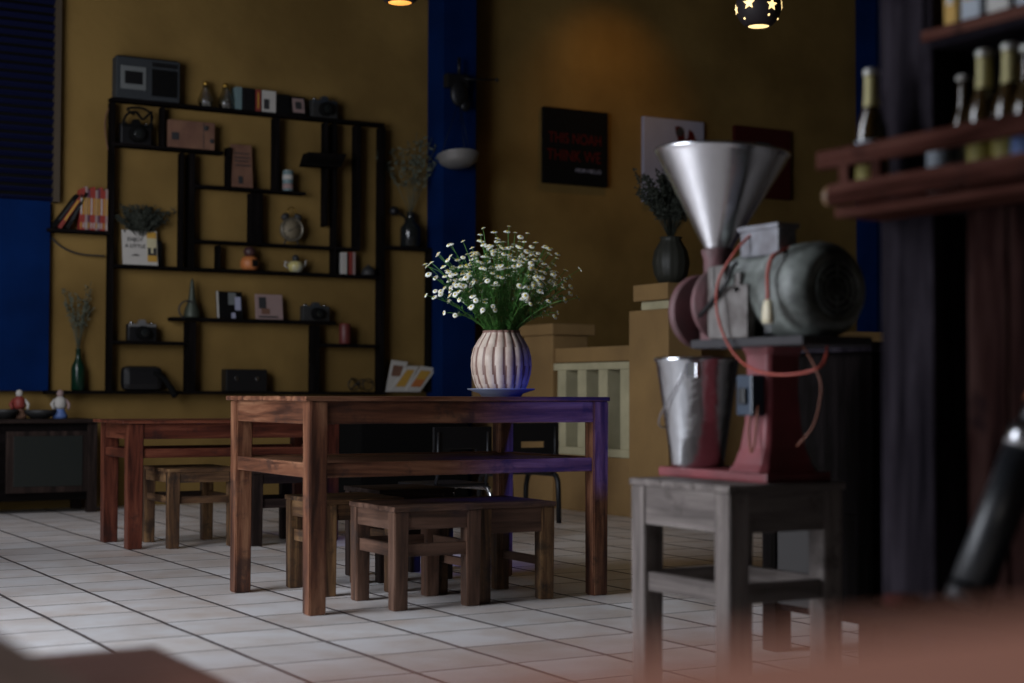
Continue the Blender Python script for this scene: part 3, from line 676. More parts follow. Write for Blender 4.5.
def book(px0, px1, key, h, col, label, cat='book', d=.09, name='book', group=None, py=100, lean=0, y=IY):
    x0, x1 = X(px0, py), X(px1, py); z = SZ[key]
    t = thing(name, ((x0+x1)/2, y+d/2, z), label, cat, group)
    M_ = Matrix.Translation((x0, y, z)) @ Matrix.Rotation(lean, 4, 'Y')
    w_ = x1-x0
    MB().box(0, w_, 0, d, 0, h, .002, M=M_).build('cover', col, t)
    return t, x0, x1, z, M_
t, *_ = book(236, 242, 'H1', .155, M_TEAL, 'small upright book with a pale blue spine, left end of the rack-top row')
book(243.5, 255, 'H1', .155, M_BLACK, 'thick black book in the row on the rack top')
t, x0, x1, z, M_ = book(256, 261, 'H1', .15, M_RED, 'small book with a red and yellow spine in the row on the rack top')
MB().box(x0+.012, x0+.022, IY-.002, IY, z+.02, z+.13).build('spine_stripe', M_YP, t)
t, x0, x1, z, M_ = book(262.5, 276, 'H1', .15, M_WHITE, 'thick white book in the row on the rack top')
MB().box(x0+.01, x0+.05, IY-.002, IY, z+.02, z+.09).build('print', M_INK, t)
book(277.5, 290, 'H1', .135, M_BLACKM, 'black box between the white book and the small framed picture on the rack top', cat='box', name='box')
def leaning_card(px0, px1, key, h, m1, label, name='picture_frame', cat='picture frame', py=100, tilt=.22, th=.012, border=None, deco=None, yb=None, skew=0):
    x0, x1 = X(px0, py), X(px1, py); z = SZ[key] if isinstance(key, str) else key
    yb = yb or 10.355
    t = thing(name, ((x0+x1)/2, yb, z), label, cat)
    M_ = Matrix.Translation((x0, yb, z+.002)) @ Matrix.Rotation(skew, 4, 'Y') @ Matrix.Rotation(-tilt, 4, 'X'); w_ = x1-x0
    MB().box(0, w_, 0, th, 0, h, .002, M=M_).build('frame' if border else 'card', border or m1, t)
    if border: MB().box(.015, w_-.015, -.002, .002, .015, h-.015, M=M_).build('picture', m1, t)
    for i, (u0, u1, v0, v1, mm) in enumerate(deco or []):
        MB().box(u0*w_, u1*w_, -.004-.0004*i, -.001, v0*h, v1*h, M=M_).build('print', mm, t)
    return t, M_, w_
leaning_card(291, 306.5, 'H1', .135, M_PINKC, 'small framed picture with a round dark motif on the rack top', border=M_BLACKM, deco=[(.3, .7, .3, .7, M_INK)])
def camera(px0, px1, key, h, label, py=130, m=M_BLACK, trim=M_BLACKM, lens=.5, y=10.35):
    x0, x1 = X(px0, py, y), X(px1, py, y); z = SZ[key]; w_ = x1-x0
    t = thing('film_camera', ((x0+x1)/2, y+.04, z), label, 'camera')
    MB().box(x0, x1, y, y+.06, z, z+h*.8, .008).build('body', m, t)
    MB().box(x0+.005, x1-.005, y-.002, y+.062, z+h*.66, z+h*.8, .004).build('top_plate', trim, t)
    mb = MB(); mb.prism([(x0+w_*.36, y-.003, z+h*.8), (x0+w_*.42, y-.003, z+h), (x0+w_*.58, y-.003, z+h), (x0+w_*.64, y-.003, z+h*.8)], (0, .05, 0)); mb.build('viewfinder', trim, t)
    mb = MB(); cx = x0+w_*lens
    mb.cyl((cx, y, z+h*.38), (cx, y-.045, z+h*.38), h*.33, h*.30, 28); mb.cyl((cx, y-.045, z+h*.38), (cx, y-.047, z+h*.38), h*.31, h*.27, 28)
    le = mb.build('lens', M_BLACKM, t); MB().sph((cx, y-.043, z+h*.38), h*.2, (1, .25, 1), 18).build('lens_glass', M_GLASSK, le)
    mb = MB(); mb.cyl((x0+w_*.15, y+.03, z+h*.8), (x0+w_*.15, y+.03, z+h*.9), .014); mb.cyl((x0+w_*.85, y+.03, z+h*.8), (x0+w_*.85, y+.03, z+h*.88), .011); mb.build('dial', M_CHROME, t)
    return t, x0, x1, z
t, x0, x1, z = camera(312, 338, 'H1', .15, 'dark camera lying on the rack top, rightmost thing there', 105, M_GRIME, mat('blue_grey_metal', (.05, .06, .075), .4, metal=.5))
t, x0, x1, z = camera(121, 152, 'H2', .165, 'black camera with its strap bunched above it, upper left compartment of the rack')
mb = MB(); mb.tube(curve([(x0+.01, 10.37, z+.11), (x0+.04, 10.36, z+.19), (x0+.10, 10.35, z+.21), (x0+.15, 10.36, z+.17), (x0+.20, 10.35, z+.22), (x1, 10.37, z+.19), (x1+.01, 10.37, z+.11)]), .009, 6)
mb.tube(curve([(x0+.1, 10.39, z+.20), (x0+.05, 10.38, z+.235), (x0+.15, 10.37, z+.245), (x0+.22, 10.38, z+.20), (x1-.01, 10.38, z+.13)]), .008, 6); mb.build('strap', M_BLACKM, t)
# carved brown box
x0, x1, z = X(168, 135), X(214, 135), SZ['H2']
t = thing('wooden_box', ((x0+x1)/2, 10.38, z), 'flat brown wooden box with a dark catch, in the upper left of the rack', 'box')
MB().box(x0, x1, 10.345, 10.42, z, z+.185, .004).build('box_body', M_CARD, t)
mb = MB(); mb.sph((x1-.06, 10.344, z+.145), .018, (1, .3, 1)); mb.sph((x1-.02, 10.344, z+.06), .016, (1, .3, 1)); mb.box(x0+.24, x0+.244, 10.342, 10.346, z+.005, z+.18); mb.build('catch', M_INK, t)
mb = MB(); mb.box(x0+.02, x0+.07, 10.342, 10.346, z+.05, z+.10); mb.build('stamp', M_INK, t)
leaning_card(232, 253, 'H3', .30, M_CARD, 'tall brown printed card leaning in the middle of the rack', name='printed_card', cat='card', py=165, tilt=.12, deco=[(.15, .85, .78, .80, M_INK), (.15, .9, .68, .70, M_INK), (.15, .8, .60, .62, M_INK), (.2, .9, .50, .52, M_INK), (.3, .5, .08, .25, M_INK)])
def can(px, key, r_, h, body, label, cat='can', bands=(), py=250, name='tin_can', lid=M_CAP):
    c = Vector((X(px, py), 10.37, SZ[key])); t = thing(name, c, label, cat)
    MB().lathe([(0, 0), (r_*.92, 0), (r_, .006), (r_, h-.006), (r_*.92, h), (0, h)], c, 28).build('can_body', body, t)
    for (z0, z1, mm) in bands: MB().lathe([(r_+.0008, z0*h), (r_+.0012, z0*h), (r_+.0012, z1*h), (r_+.0008, z1*h)], c, 28).build('band', mm, t)
    MB().lathe([(0, h+.004), (r_*.85, h+.004), (r_*.88, h-.001), (0, h-.001)], c, 28).build('lid', lid, t); return t
can(288.5, 'H3', .038, .14, M_TEAL, 'small teal and pink tin at the right end of the middle shelf', bands=((.08, .35, M_PINKC), (.55, .8, M_WHITE)), py=180)
can(345.5, 'H9', .042, .14, mat('dull_red_tin', (.10, .018, .015), .5), 'dark red can with a pale vertical stripe on the low right shelf of the rack', py=330, lid=M_RED)
o = None
# alarm clock
c = Vector((X(292, 228), 10.37, SZ['H5']+.105))
t = thing('alarm_clock', (c.x, 10.38, SZ['H5']), 'round twin-bell alarm clock with a ring handle on the rack', 'clock')
mb = MB(); mb.lathe([(0, -.025), (.075, -.025), (.082, -.015), (.084, .02), (.078, .025), (.072, .02), (.07, .012), (0, .012)], c, 36, M=RY); mb.build('case', mat('worn_nickel', (.20, .18, .14), .4, metal=.6), t)
mb = MB(); mb.lathe([(0, .013), (.069, .013), (.069, .015), (0, .015)], c, 32, M=RY); fa = mb.build('dial_face', mat('aged_dial', (.17, .14, .09), .7), t)
mb = MB()
for k in range(12): mb.box(-.002, .002, -.018, -.0155, .054, .064, M=Matrix.Translation(c) @ Matrix.Rotation(k*PI/6, 4, 'Y'))
mb.box(-.002, .002, -.018, -.0155, 0, .045, M=Matrix.Translation(c) @ Matrix.Rotation(1.0, 4, 'Y')); mb.box(-.003, .003, -.018, -.0155, 0, .032, M=Matrix.Translation(c) @ Matrix.Rotation(-2.0, 4, 'Y'))
mb.build('hands', M_INK, fa)
for s_ in (-1, 1): MB().sph(c+Vector((s_*.048, 0, .088)), .032, (1, .8, .75), 18, R=Matrix.Rotation(s_*.6, 3, 'Y')).build('bell', M_GRIME, t)
for s_ in (-1, 1): MB().cyl(c+Vector((s_*.04, 0, -.07)), c+Vector((s_*.055, 0, -.105)), .007, .005, 8).build('foot', M_GRIME, t)
mb = MB(); mb.tube([c+Vector((.035*math.cos(a), 0, .115+.04*math.sin(a))) for a in [k*PI/8 for k in range(9)]], .004, 6); mb.build('handle', M_BRASS, t)
# orange jar with dark ball lid
c = Vector((X(250, 260), 10.37, SZ['H6']))
t = thing('clay_jar', c, 'orange glazed jar with a square black opening and a dark knob on top', 'jar')
MB().lathe([(0, 0), (.045, 0), (.062, .02), (.064, .055), (.05, .085), (.03, .095), (0, .095)], c, 28).build('jar_body', M_ORANGE, t)
MB().sph(c+Vector((0, 0, .125)), .042, (1, 1, .9)).build('knob', mat('dark_maroon', (.05, .02, .02), .5), t)
MB().box(c.x-.005, c.x+.038, c.y-.066, c.y-.052, .02+c.z, .068+c.z, .005).build('opening', M_BLACKM, t)
# white pot with handles
c = Vector((X(296, 265), 10.37, SZ['H6']))
t = thing('teapot', c, 'small white teapot with dark lid beside the orange jar', 'teapot')
MB().lathe([(0, 0), (.035, 0), (.052, .02), (.056, .045), (.045, .07), (.03, .076), (0, .076)], c, 28).build('pot_body', mat('grey_white_ceramic', (.36, .37, .32), .4, col2=(.5, .42, .12), vscale=14), t)
MB().sph(c+Vector((0, 0, .095)), .025, (1, 1, 1.1)).build('lid', M_GRIME, t)
MB().tube([c+Vector((.045, 0, .03)), c+Vector((.07, 0, .05)), c+Vector((.078, 0, .085))], [.012, .009, .006], 8).build('spout', M_WHITE, t)
MB().tube([c+Vector((-.05, 0, .06)), c+Vector((-.078, 0, .07)), c+Vector((-.08, 0, .04)), c+Vector((-.052, 0, .025))], .006, 8).build('handle', M_WHITE, t)
book(341.5, 347, 'H6', .155, M_WHITE, 'white-spined book in the small right compartment of the rack', py=262)
book(350, 352.5, 'H6', .16, M_RED, 'thin red book beside the white one in the right compartment', py=262)
book(353, 355.5, 'H6', .16, M_PINKC, 'thin pink book, rightmost in the small right compartment', py=262)
c = Vector((X(369, 268), 10.37, SZ['H6'])); t = thing('bowl', c, 'dark rounded bowl upside down at the right end of the rack shelf', 'bowl')
MB().lathe([(.05, 0), (.053, .004), (.05, .03), (.035, .055), (.012, .066), (.014, .075), (0, .075)], c, 24).build('bowl_body', M_GRIME, t)
# plant pot box with the white sign
z = SZ['H6']; x0 = X(124, 250); x1 = X(160, 250)
t = thing('planter', ((x0+x1)/2, 10.40, z), 'dark planter box behind the white lettered sign', 'planter')
MB().box(x0+.01, x1+.02, 10.385, 10.44, z, z+.17, .004).build('box_body', M_BLACKM, t)
sprig_bunch('potted_shrub', Vector(((x0+x1)/2, 10.40, z+.16)), .24, .24, 70, M_DRYD, 'dark dense foliage growing from the planter behind the sign', 'plant', leafn=30, seed=9, ls=.022, rmin=.1)
t, M_, w_ = leaning_card(123, 158, 'H6', .235, M_WHITE, 'white sign reading ENJOY A LITTLE leaning on the dark planter', name='sign', cat='sign', py=250, tilt=.16,
   deco=[(.70, .97, .78, .96, M_YP), (.70, .97, .10, .28, M_YP), (.70, .97, .28, .78, M_CREAM), (.71, .80, .28, .50, M_INK), (.87, .96, .28, .50, M_INK), (.78, .9, .28, .34, M_INK), (.05, .09, .93, 1.0, M_INK)])
rot = (PI/2-.16+0, 0, 0)
for s_, v_, sz in (('ENJOY', .170, .036), ('A LITTLE', .125, .036), ('coffee', .065, .022)):
    p = M_ @ Vector((w_*.36, -.003, v_)); text(s_, sz, M_INK, t, p, rot=(PI/2-.16*-1 if False else PI/2-.16, 0, 0))
# cone bell, cards and camera on floating shelf
z = SZ['H7']; c = Vector((X(190, 300), 10.38, z))
t = thing('incense_burner', c, 'dark tall pointed burner with a round ring handle at the left of the floating shelf', 'burner')
MB().lathe([(0, 0), (.06, 0), (.055, .02), (.05, .05), (.035, .09), (.022, .14), (.012, .24), (.004, .265), (0, .265)], c+Vector((.02, 0, 0)), 24).build('cone', mat('dark_verdigris', (.05, .06, .045), .5, metal=.4), t)
MB().tube([c+Vector((-.02+.06*math.cos(a), -.03, .05+.06*math.sin(a))) for a in [k*PI/8-.3 for k in range(13)]], .006, 6).build('ring_handle', M_GRIME, t)
leaning_card(217, 243, 'H7', .185, M_BLACKM, 'black and white photo card on the floating shelf', name='photo_card', cat='card', py=305, tilt=.15, deco=[(0, .07, 0, 1, M_WHITE), (.45, .75, .5, .95, M_RADIOL), (.7, .92, .3, .8, M_LAV), (.55, .7, .0, .2, M_LAV)])
leaning_card(256, 283, 'H7', .175, M_PINKC, 'pinkish card with a small dark picture on the floating shelf', name='photo_card', cat='card', py=305, tilt=.15, deco=[(.12, .38, .42, .88, M_INK), (.2, .5, .2, .42, M_CARD), (.1, .8, .06, .12, M_INK)])
camera(303, 330, 'H7', .13, 'dark camera at the right end of the floating shelf', 310, M_GRIME, M_RADIO)
t, x0, x1, z = camera(128, 157, 'H8', .14, 'black camera with a chrome top plate on the low left shelf', 330, M_BLACK, mat('dull_chrome', (.25, .25, .25), .4, metal=.6))
mb = MB(); mb.box(x0+.08, x0+.12, 10.345, 10.349, z+.085, z+.093); mb.box(0, .008, 0, .004, 0, .05, M=Matrix.Translation((x0+.1, 10.345, z+.04)) @ Matrix.Rotation(.3, 4, 'Y')); mb.build('maker_mark', M_WHITE, t)
# bottom shelf things
z = SZ['H10']; x0, x1 = X(122, 385), X(160, 385)
t = thing('carrying_case', ((x0+x1)/2, 10.37, z), 'black rounded carrying case with its strap hanging off the bottom rack shelf', 'case')
mb = MB(); mb.box(x0, x1+.02, 10.345, 10.44, z, z+.165, .045); mb.build('case', M_BLACK, t)
mb = MB(); mb.tube(curve([(x1-.05, 10.36, z+.12), (x1+.02, 10.345, z+.08), (x1+.06, 10.325, z+.02), (x1+.09, 10.305, z-.04)]), [.02]*12+[.022]*6+[.018], 8); mb.build('strap', M_BLACKM, t)
x0, x1 = X(225, 385), X(266, 385)
t = thing('box_camera', ((x0+x1)/2, 10.38, z), 'square black box camera on the bottom rack shelf', 'camera')
MB().box(x0, x1, 10.34, 10.44, z, z+.15, .006).build('body', M_BLACK, t)
mb = MB(); 
for u in (.25, .75): mb.cyl((x0+(x1-x0)*u, 10.341, z+.085), (x0+(x1-x0)*u, 10.33, z+.085), .016, .014)
mb.build('lens', M_CHROME, t)
c = Vector((X(362, 385), 10.38, z)); t = thing('eyeglasses', c, 'tangled dark wire spectacles on the bottom shelf near the right upright', 'spectacles')
mb = MB()
for s_ in (-1, 1): mb.tube([c+Vector((s_*.055+.042*math.cos(a), 0, .05+.042*math.sin(a))) for a in [k*PI/8 for k in range(17)]], .004, 6)
mb.tube([c+Vector((-.015, 0, .055)), c+Vector((.015, 0, .055))], .004, 6); mb.build('rims', M_IRON, t)
mb = MB(); mb.tube([c+Vector((-.09, 0, .06)), c+Vector((-.05, .05, .10)), c+Vector((.03, .055, .015))], .004, 6); mb.tube([c+Vector((.09, 0, .06)), c+Vector((.03, .05, .09)), c+Vector((-.06, .055, .015))], .004, 6); mb.build('temples', M_IRON, t)
# leaning picture booklets
SZ['b'] = z
for k, (q4, lb, m1, m2) in enumerate((
        (((392, 360), (408, 362), (397, 388), (386, 387)), 'leftmost of three leaning booklets at the foot of the blue column, with a dark smudge', M_CARD, M_WHITE),
        (((408, 366), (419, 366), (405, 391), (389, 391)), 'middle leaning booklet with a yellow picture at the foot of the blue column', M_YP, M_YP),
        (((421, 366), (437, 368), (420, 391), (405, 391)), 'rightmost leaning booklet with an orange and yellow picture, nearest the blue column', M_YP, M_ORANGE))):
    yq = 10.36-.012*k; P4 = [at(a, b, yq) for a, b in q4]
    for i in (2, 3): P4[i].z = SZ['H10']
    t = thing('booklet', ((P4[2]+P4[3])/2), lb, 'booklet', 'leaning booklets')
    MB().prism(P4, (0, .01, 0)).build('cover', M_WHITE, t)
    def uv(u, v): return P4[3].lerp(P4[2], u).lerp(P4[0].lerp(P4[1], u), v)+Vector((0, -.001, 0))
    MB().prism([uv(.15, .5), uv(.8, .5), uv(.8, .85), uv(.15, .85)], (0, -.001, 0)).build('print', m1, t)
    MB().prism([uv(.15, .2), uv(.8, .2), uv(.8, .5), uv(.15, .5)], (0, -.001, 0)).build('print', m2, t)
# books on the left side shelf
cols = [M_RED, M_YP, M_PINKC, M_RED, M_YP, M_WHITE, M_RED, M_YP, M_PINKC, M_RED, M_YP, M_RED, M_YP, M_WHITE]
xs = X(80, 210); w_ = (X(108, 210)-xs)/11
spin = mat('violet_cover', (.10, .03, .05), .6); vivid = mat('brick_red_cover', (.26, .03, .02), .6)
for i in range(11):
    x0 = xs+i*w_; h = .265+.01*((i*7) % 3)
    t = thing('paperback', (x0+w_/2, 10.39, SZ['H4']), 'upright paperback with red, yellow and white spine in the row on the left side shelf', 'book', 'paperbacks on the left side shelf')
    MB().box(x0+.001, x0+w_-.001, IY, 10.44, SZ['H4'], SZ['H4']+h, .001).build('cover', (vivid, vivid, M_PINKC, spin)[i % 4], t)
    mb = MB(); mb.box(x0+.004, x0+w_-.004, IY-.0012, IY+.001, SZ['H4']+.10, SZ['H4']+.21, mi=0); mb.build('spine_title', M_YP if i % 4 else M_WHITE, t)
    mb = MB(); mb.box(x0+.004, x0+w_-.006, IY-.0012, IY+.001, SZ['H4']+.012, SZ['H4']+.05, mi=0); mb.build('spine_mark', M_WHITE if i % 3 else M_YP, t)
for (px, lean, m1, lb) in ((52, .62, M_BLACKM, 'black leaning paperback, first from the left on the side shelf'), (58, .58, M_RED, 'leaning paperback with yellow spine title, second from the left on the side shelf'), (66, .48, M_BLACK, 'dark leaning paperback, third from the left, against the upright row')):
    x0 = X(px, 225); t = thing('paperback', (x0+.05, 10.39, SZ['H4']), lb, 'book', 'leaning paperbacks on the left side shelf')
    M_ = Matrix.Translation((x0, 0, SZ['H4']+.022*math.sin(lean))) @ Matrix.Rotation(lean, 4, 'Y')
    MB().box(0, .024, IY, 10.44, 0, .27, .001, M=M_).build('cover', m1, t)
    mb = MB(); mb.box(.006, .018, IY-.0012, IY+.001, .06, .22, M=M_); mb.build('spine_title', M_YP if m1 == M_RED else M_GRIME, t)
# green bottle with dried branch on the bottom shelf, left
def bottle(c, h, r_, m1, label, group=None, cap=M_CAP, neck=None, lab=None, lab2=None, open_=False, name='bottle'):
    t = thing(name, c, label, 'bottle', group)
    pr = [(0, .003), (r_*.85, 0), (r_, .008), (r_, h*.50), (r_*.92, h*.58), (r_*.5, h*.72), (r_*.38, h*.80), (r_*.36, h*.95), (r_*.42, h*.955), (r_*.42, h*.985), (r_*.3, h*.985)]
    MB().lathe(pr, c, 28).build('glass', m1, t)
    if not open_: MB().lathe([(0, h*1.0), (r_*.40, h*1.0), (r_*.50, h*.985), (r_*.52, h*.955), (r_*.44, h*.955)], c, 20).build('cap', cap, t)
    if neck: MB().lathe([(r_*.50+.001, h*.725), (r_*.40+.0015, h*.80), (r_*.38+.0015, h*.945)], c, 24).build('neck_foil', neck, t)
    if lab:
        MB().lathe([(r_+.001, h*.10), (r_+.001, h*.47)], c, 28).build('label_paper', lab, t)
    if lab2:
        MB().lathe([(r_+.002, h*.16), (r_+.002, h*.34)], c, 28).build('label_band', lab2, t)
    return t
c = Vector((X(79, 390), 10.39, SZ['H10']))
bottle(c, .275, .045, M_GLASSG, 'green glass bottle holding dried branches on the bottom rack shelf', open_=True)
sprig_bunch('dried_branches', c+Vector((0, 0, .26)), .46, .15, 16, M_DRY, 'tall thin dried branches in the green bottle at the left of the rack', leafn=16, seed=3, ls=.022)
c = Vector((X(412, 240), 10.39, SZ['H11']))
bottle(c, .26, .075, M_GLASSK, 'black bulbous bottle on the short shelf beside the blue column', open_=True)
sprig_bunch('dried_branches', c+Vector((0, 0, .24)), .60, .33, 16, M_DRY, 'grey-green dried foliage spreading from the black bottle', leafn=16, seed=8, ls=.035, lean=(.02, -.02))
mb = MB(); a = at(394, 211, 10.38); mb.sph(a, .035); mb.cyl(a+Vector((.02, 0, 0)), a+Vector((.09, 0, -.04)), .008, .008, 8); mb.cyl(a+Vector((.09, 0, -.04)), (a.x+.12, 10.38, SZ['H11']), .008, .012, 8)
single(mb, 'pipe', M_IRON, 'small dark ball-ended pipe beside the black bottle', 'pipe')

# ------------------------------------------------------------------ low cabinet at left with trinkets
cb = thing('low_cabinet', (2.2, 10.2, 0), 'low dark cabinet with a smoky panel door against the wall at far left', 'cabinet')
MB().box(1.5, 2.775, 9.98, 10.42, .56, .585, .004).build('cabinet_top', W_DARK['x'], cb)
mb = MB(); mb.box(1.52, 2.76, 10.02, 10.42, .08, .56, .003); mb.build('body', W_BLACK['x'], cb)
for x in (1.52, 2.70):
    for y in (10.0, 10.36): MB().box(x, x+.06, y, y+.06, 0, .56, .003).build('leg', W_DARK['z'], cb)
MB().box(2.20, 2.70, 10.002, 10.022, .13, .51, .003).build('door', W_DARK['z'], cb)
MB().box(2.245, 2.665, 9.998, 10.004, .17, .48, .001).build('door_panel', M_PANG, cb)
MB().box(1.6, 2.14, 10.002, 10.022, .13, .51, .003).build('door', W_DARK['z'], cb)
def figurine(px, m1, m2, m3, label):
    c = Vector((X(px, 410, 10.2), 10.2, .585)); t = thing('figurine', c, label, 'figurine')
    MB().lathe([(0, 0), (.045, 0), (.048, .02), (.03, .05), (.03, .07), (0, .07)], c, 20).build('base', m3, t)
    MB().lathe([(0, .06), (.03, .06), (.04, .08), (.036, .12), (.018, .14), (0, .14)], c, 20).build('torso', m1, t)
    MB().sph(c+Vector((0, 0, .158)), .022, (1, 1, 1.15)).build('head', m2, t)
    for s_ in (-1, 1): MB().tube([c+Vector((s_*.03, 0, .12)), c+Vector((s_*.055, -.01, .09)), c+Vector((s_*.045, -.03, .06))], [.012, .011, .009], 8).build('arm', m1 if s_ < 0 else m2, t)
    return t
figurine(19, M_RED, M_WHITE, M_CARD, 'small red figurine with a white head at the left end of the low cabinet')
figurine(60, M_WHITE, M_PINKC, M_LABB, 'small white, red and blue figurine, right of the other on the low cabinet')
t = None
mb = MB(); c = Vector((X(40, 412, 10.2), 10.2, .585))
mb.lathe([(0, 0), (.05, 0), (.09, .03), (.1, .055), (.095, .055), (.085, .034), (.045, .008), (0, .008)], c, 28); o = single(mb, 'dish', M_GRIME, 'dark shallow dish between the two figurines', 'dish')
mb = MB(); c = Vector((X(5, 412, 10.15), 10.15, .585)); mb.lathe([(0, 0), (.04, 0), (.075, .04), (.08, .06), (.075, .06), (0, .02)], c, 28); single(mb, 'bowl', M_GRIME, 'dark bowl at the very left edge on the low cabinet', 'bowl')

# ------------------------------------------------------------------ bar structure on the right
BX = 2.15
bar = thing('bar_cabinet', (2.35, 1.8, 0), 'dark wooden bar cabinet with plank front and open cubby at the right edge', 'cabinet')
MB().box(BX, BX+.13, 2.165, 2.305, 0, 3.3, .006).build('post', W_BAR['z'], bar)
mb = MB()
ys = [2.10, 2.005, 1.90, 1.79, 1.68, 1.56, 1.45, 1.34]
for i in range(len(ys)-1): mb.box(BX+.02+.004*(i % 2), BX+.05, ys[i+1]+.004, ys[i], 0, 1.085, .004)
mb.build('plank_front', W_PLANK['z'], bar)
MB().box(BX+.10, BX+.14, 2.09, 2.175, 0, 3.3).build('recess_panel', W_BLACK['z'], bar)
MB().box(BX, BX+.42, 1.2, 2.17, 1.085, 1.105, .003).build('counter_board', W_BAR['y'], bar)
MB().box(BX, BX+.42, 1.2, 2.17, 1.392, 1.425, .003).build('shelf', W_BAR['y'], bar)
MB().box(BX-.004, BX+.02, 1.2, 2.19, 1.408, 1.43, .003).build('shelf_edge', W_RAIL['y'], bar)
MB().box(BX, BX+.02, 2.175, 2.19, 1.43, 2.2, .002).build('cubby_edge', W_RAIL['z'], bar)
MB().box(BX+.40, BX+.42, 1.2, 2.3, 0, 2.3).build('back_panel', W_BLACK['z'], bar)
MB().box(BX, BX+.42, 1.2, 2.3, 2.2, 2.24).build('shelf', W_BAR['y'], bar)
br = thing('bottle_rail', (2.07, 1.8, 1.097), 'reddish wooden bottle shelf with a guard rail, carrying beer bottles', 'shelf')
MB().box(2.03, 2.149, 1.2, 2.30, 1.082, 1.102, .003).build('shelf_board', W_RAIL['y'], br)
mb = MB(); mb.box(2.0, 2.03, 1.2, 2.29, 1.102, 1.143, .008); mb.build('lower_rail', W_RAIL['y'], br)
MB().sph((2.015, 2.295, 1.122), .02, (.8, .8, 1), 16).build('end_knob', W_GOLD['z'], br)
MB().box(2.0, 2.022, 1.2, 2.318, 1.172, 1.208, .004).build('top_rail', W_RAIL['y'], br)
for y in (2.245, 2.16, 1.5): MB().box(2.002, 2.024, y-.012, y+.012, 1.135, 1.18, .002).build('rail_post', W_RAIL['z'], br)
def yb(px, X_): return atx(px, 150, X_).y
bottle(Vector((2.085, yb(872, 2.085), 1.102)), .262, .030, M_BEER, 'beer bottle with gold neck foil standing alone left of the dark post', 'beer bottles on the rail shelf', neck=M_GOLD, lab=M_LAB, lab2=M_LABY)
bottle(Vector((2.095, yb(985, 2.095), 1.102)), .248, .030, M_BEER, 'beer bottle with gold neck foil, second from the right edge of the photo', 'beer bottles on the rail shelf', neck=M_GOLD, lab=M_LAB, lab2=M_LABY)
bottle(Vector((2.095, yb(1011, 2.095), 1.102)), .248, .030, M_BEER, 'beer bottle with gold neck foil, rightmost tall one on the rail shelf', 'beer bottles on the rail shelf', neck=M_GOLD, lab=M_LAB, lab2=M_LABY)
bottle(Vector((2.19, yb(964, 2.19), 1.105)), .235, .026, M_BEER, 'shorter dark bottle with a white cap, set back in the bar cubby', 'bottles in the cubby', cap=M_WHITE, lab=M_LAB)
bottle(Vector((2.085, yb(1030, 2.085), 1.102)), .235, .030, M_BEER, 'bottle with a blue label cut off by the right edge of the photo', 'beer bottles on the rail shelf', lab=M_LABB)
c = Vector((2.15, yb(942, 2.15), 1.105)); t = thing('jar', c, 'short jar with a white label behind the guard rail', 'jar')
MB().lathe([(0, 0), (.026, 0), (.028, .006), (.028, .10), (.02, .12), (0, .12)], c, 24).build('jar_body', M_LAB, t)
# items in the upper cubby
for (y, w_, m1, lb, bt) in ((2.135, .035, M_YP, 'yellow-orange carton at the left of the upper bar cubby', 'carton'), (2.085, .05, M_LAB, 'pale blue-white carton next to the yellow one in the upper cubby', 'carton'), (2.02, .055, M_WHITE, 'white packet in the middle of the upper bar cubby', 'packet'), (1.95, .06, M_LAB, 'pale packet at the right end of the upper bar cubby', 'packet')):
    t = thing(bt, (2.21, y, 1.425), lb, bt)
    MB().box(2.165, 2.25, y-w_/2, y+w_/2-.003, 1.425, 1.60, .004).build('body', m1, t)
    MB().box(2.163, 2.1655, y-w_/2+.008, y+w_/2-.012, 1.47, 1.55).build('print', M_YP if m1 != M_YP else M_WHITE, t)
# dark sideboard behind the grinder
sb = thing('sideboard', (3.4, 3.5, 0), 'dark sideboard with a lower grey panel standing behind the grinder stool', 'sideboard')
MB().box(2.98, 3.9, 3.23, 3.74, .865, .892, .004).build('sideboard_top', W_BAR['x'], sb)
MB().box(3.01, 3.88, 3.26, 3.71, .42, .865, .003).build('body', W_BLACK['z'], sb)
MB().box(3.02, 3.86, 3.30, 3.68, .12, .42, .003).build('lower_body', W_BLACK['z'], sb)
MB().box(3.008, 3.019, 3.40, 3.66, .14, .40, .003).build('side_panel', M_PGREY, sb)
for (x, y) in ((3.0, 3.25), (3.0, 3.66), (3.82, 3.25), (3.82, 3.66)): MB().box(x, x+.06, y, y+.06, 0, .865, .003).build('leg', W_BLACK['z'], sb)
# low bench and leaning tube at right
bn = thing('low_bench', (2.03, 1.85, 0), 'low dark bench in front of the plank bar front, under the leaning tube', 'bench')
MB().box(1.87, 2.14, 1.2, 2.06, .365, .39, .004).build('seat', W_BLACK['y'], bn)
for (x, y) in ((1.89, 1.24), (1.89, 1.98), (2.08, 1.24), (2.08, 1.98)): MB().box(x, x+.045, y, y+.045, 0, .365, .003).build('leg', W_BLACK['z'], bn)
p1 = atx(1026, 448, 1.99); p0 = atx(968, 597, 1.90)
if p0.z < .42: p0.z = .42
d = (p1-p0).normalized(); q0 = p0-d*((p0.z-.425)/d.z if d.z else 0)
tb = thing('leaning_tube', (p0.x, p0.y, .39), 'black tube with a silver collar leaning against the bar planks at right', 'tube')
mb = MB(); mb.cyl(q0, p1, .034, .034, 32); mb.build('barrel', mat('glossy_black_lacquer', (.01, .012, .016), .42, spec=.8), tb)
MB().cyl(p1-d*.004, p1+d*.035, .0365, .034, 32).build('collar', M_CHROME, tb)
MB().cyl(p1+d*.035, p1+d*.075, .026, .026, 24).build('neck', M_BLACK, tb)
MB().cyl(p1+d*.075, p1+d*.088, .030, .030, 24).build('orange_ring', M_ORANGE, tb)
MB().cyl(p1+d*.088, p1+d*.32, .028, .020, 24).build('grip', M_BLACK, tb)
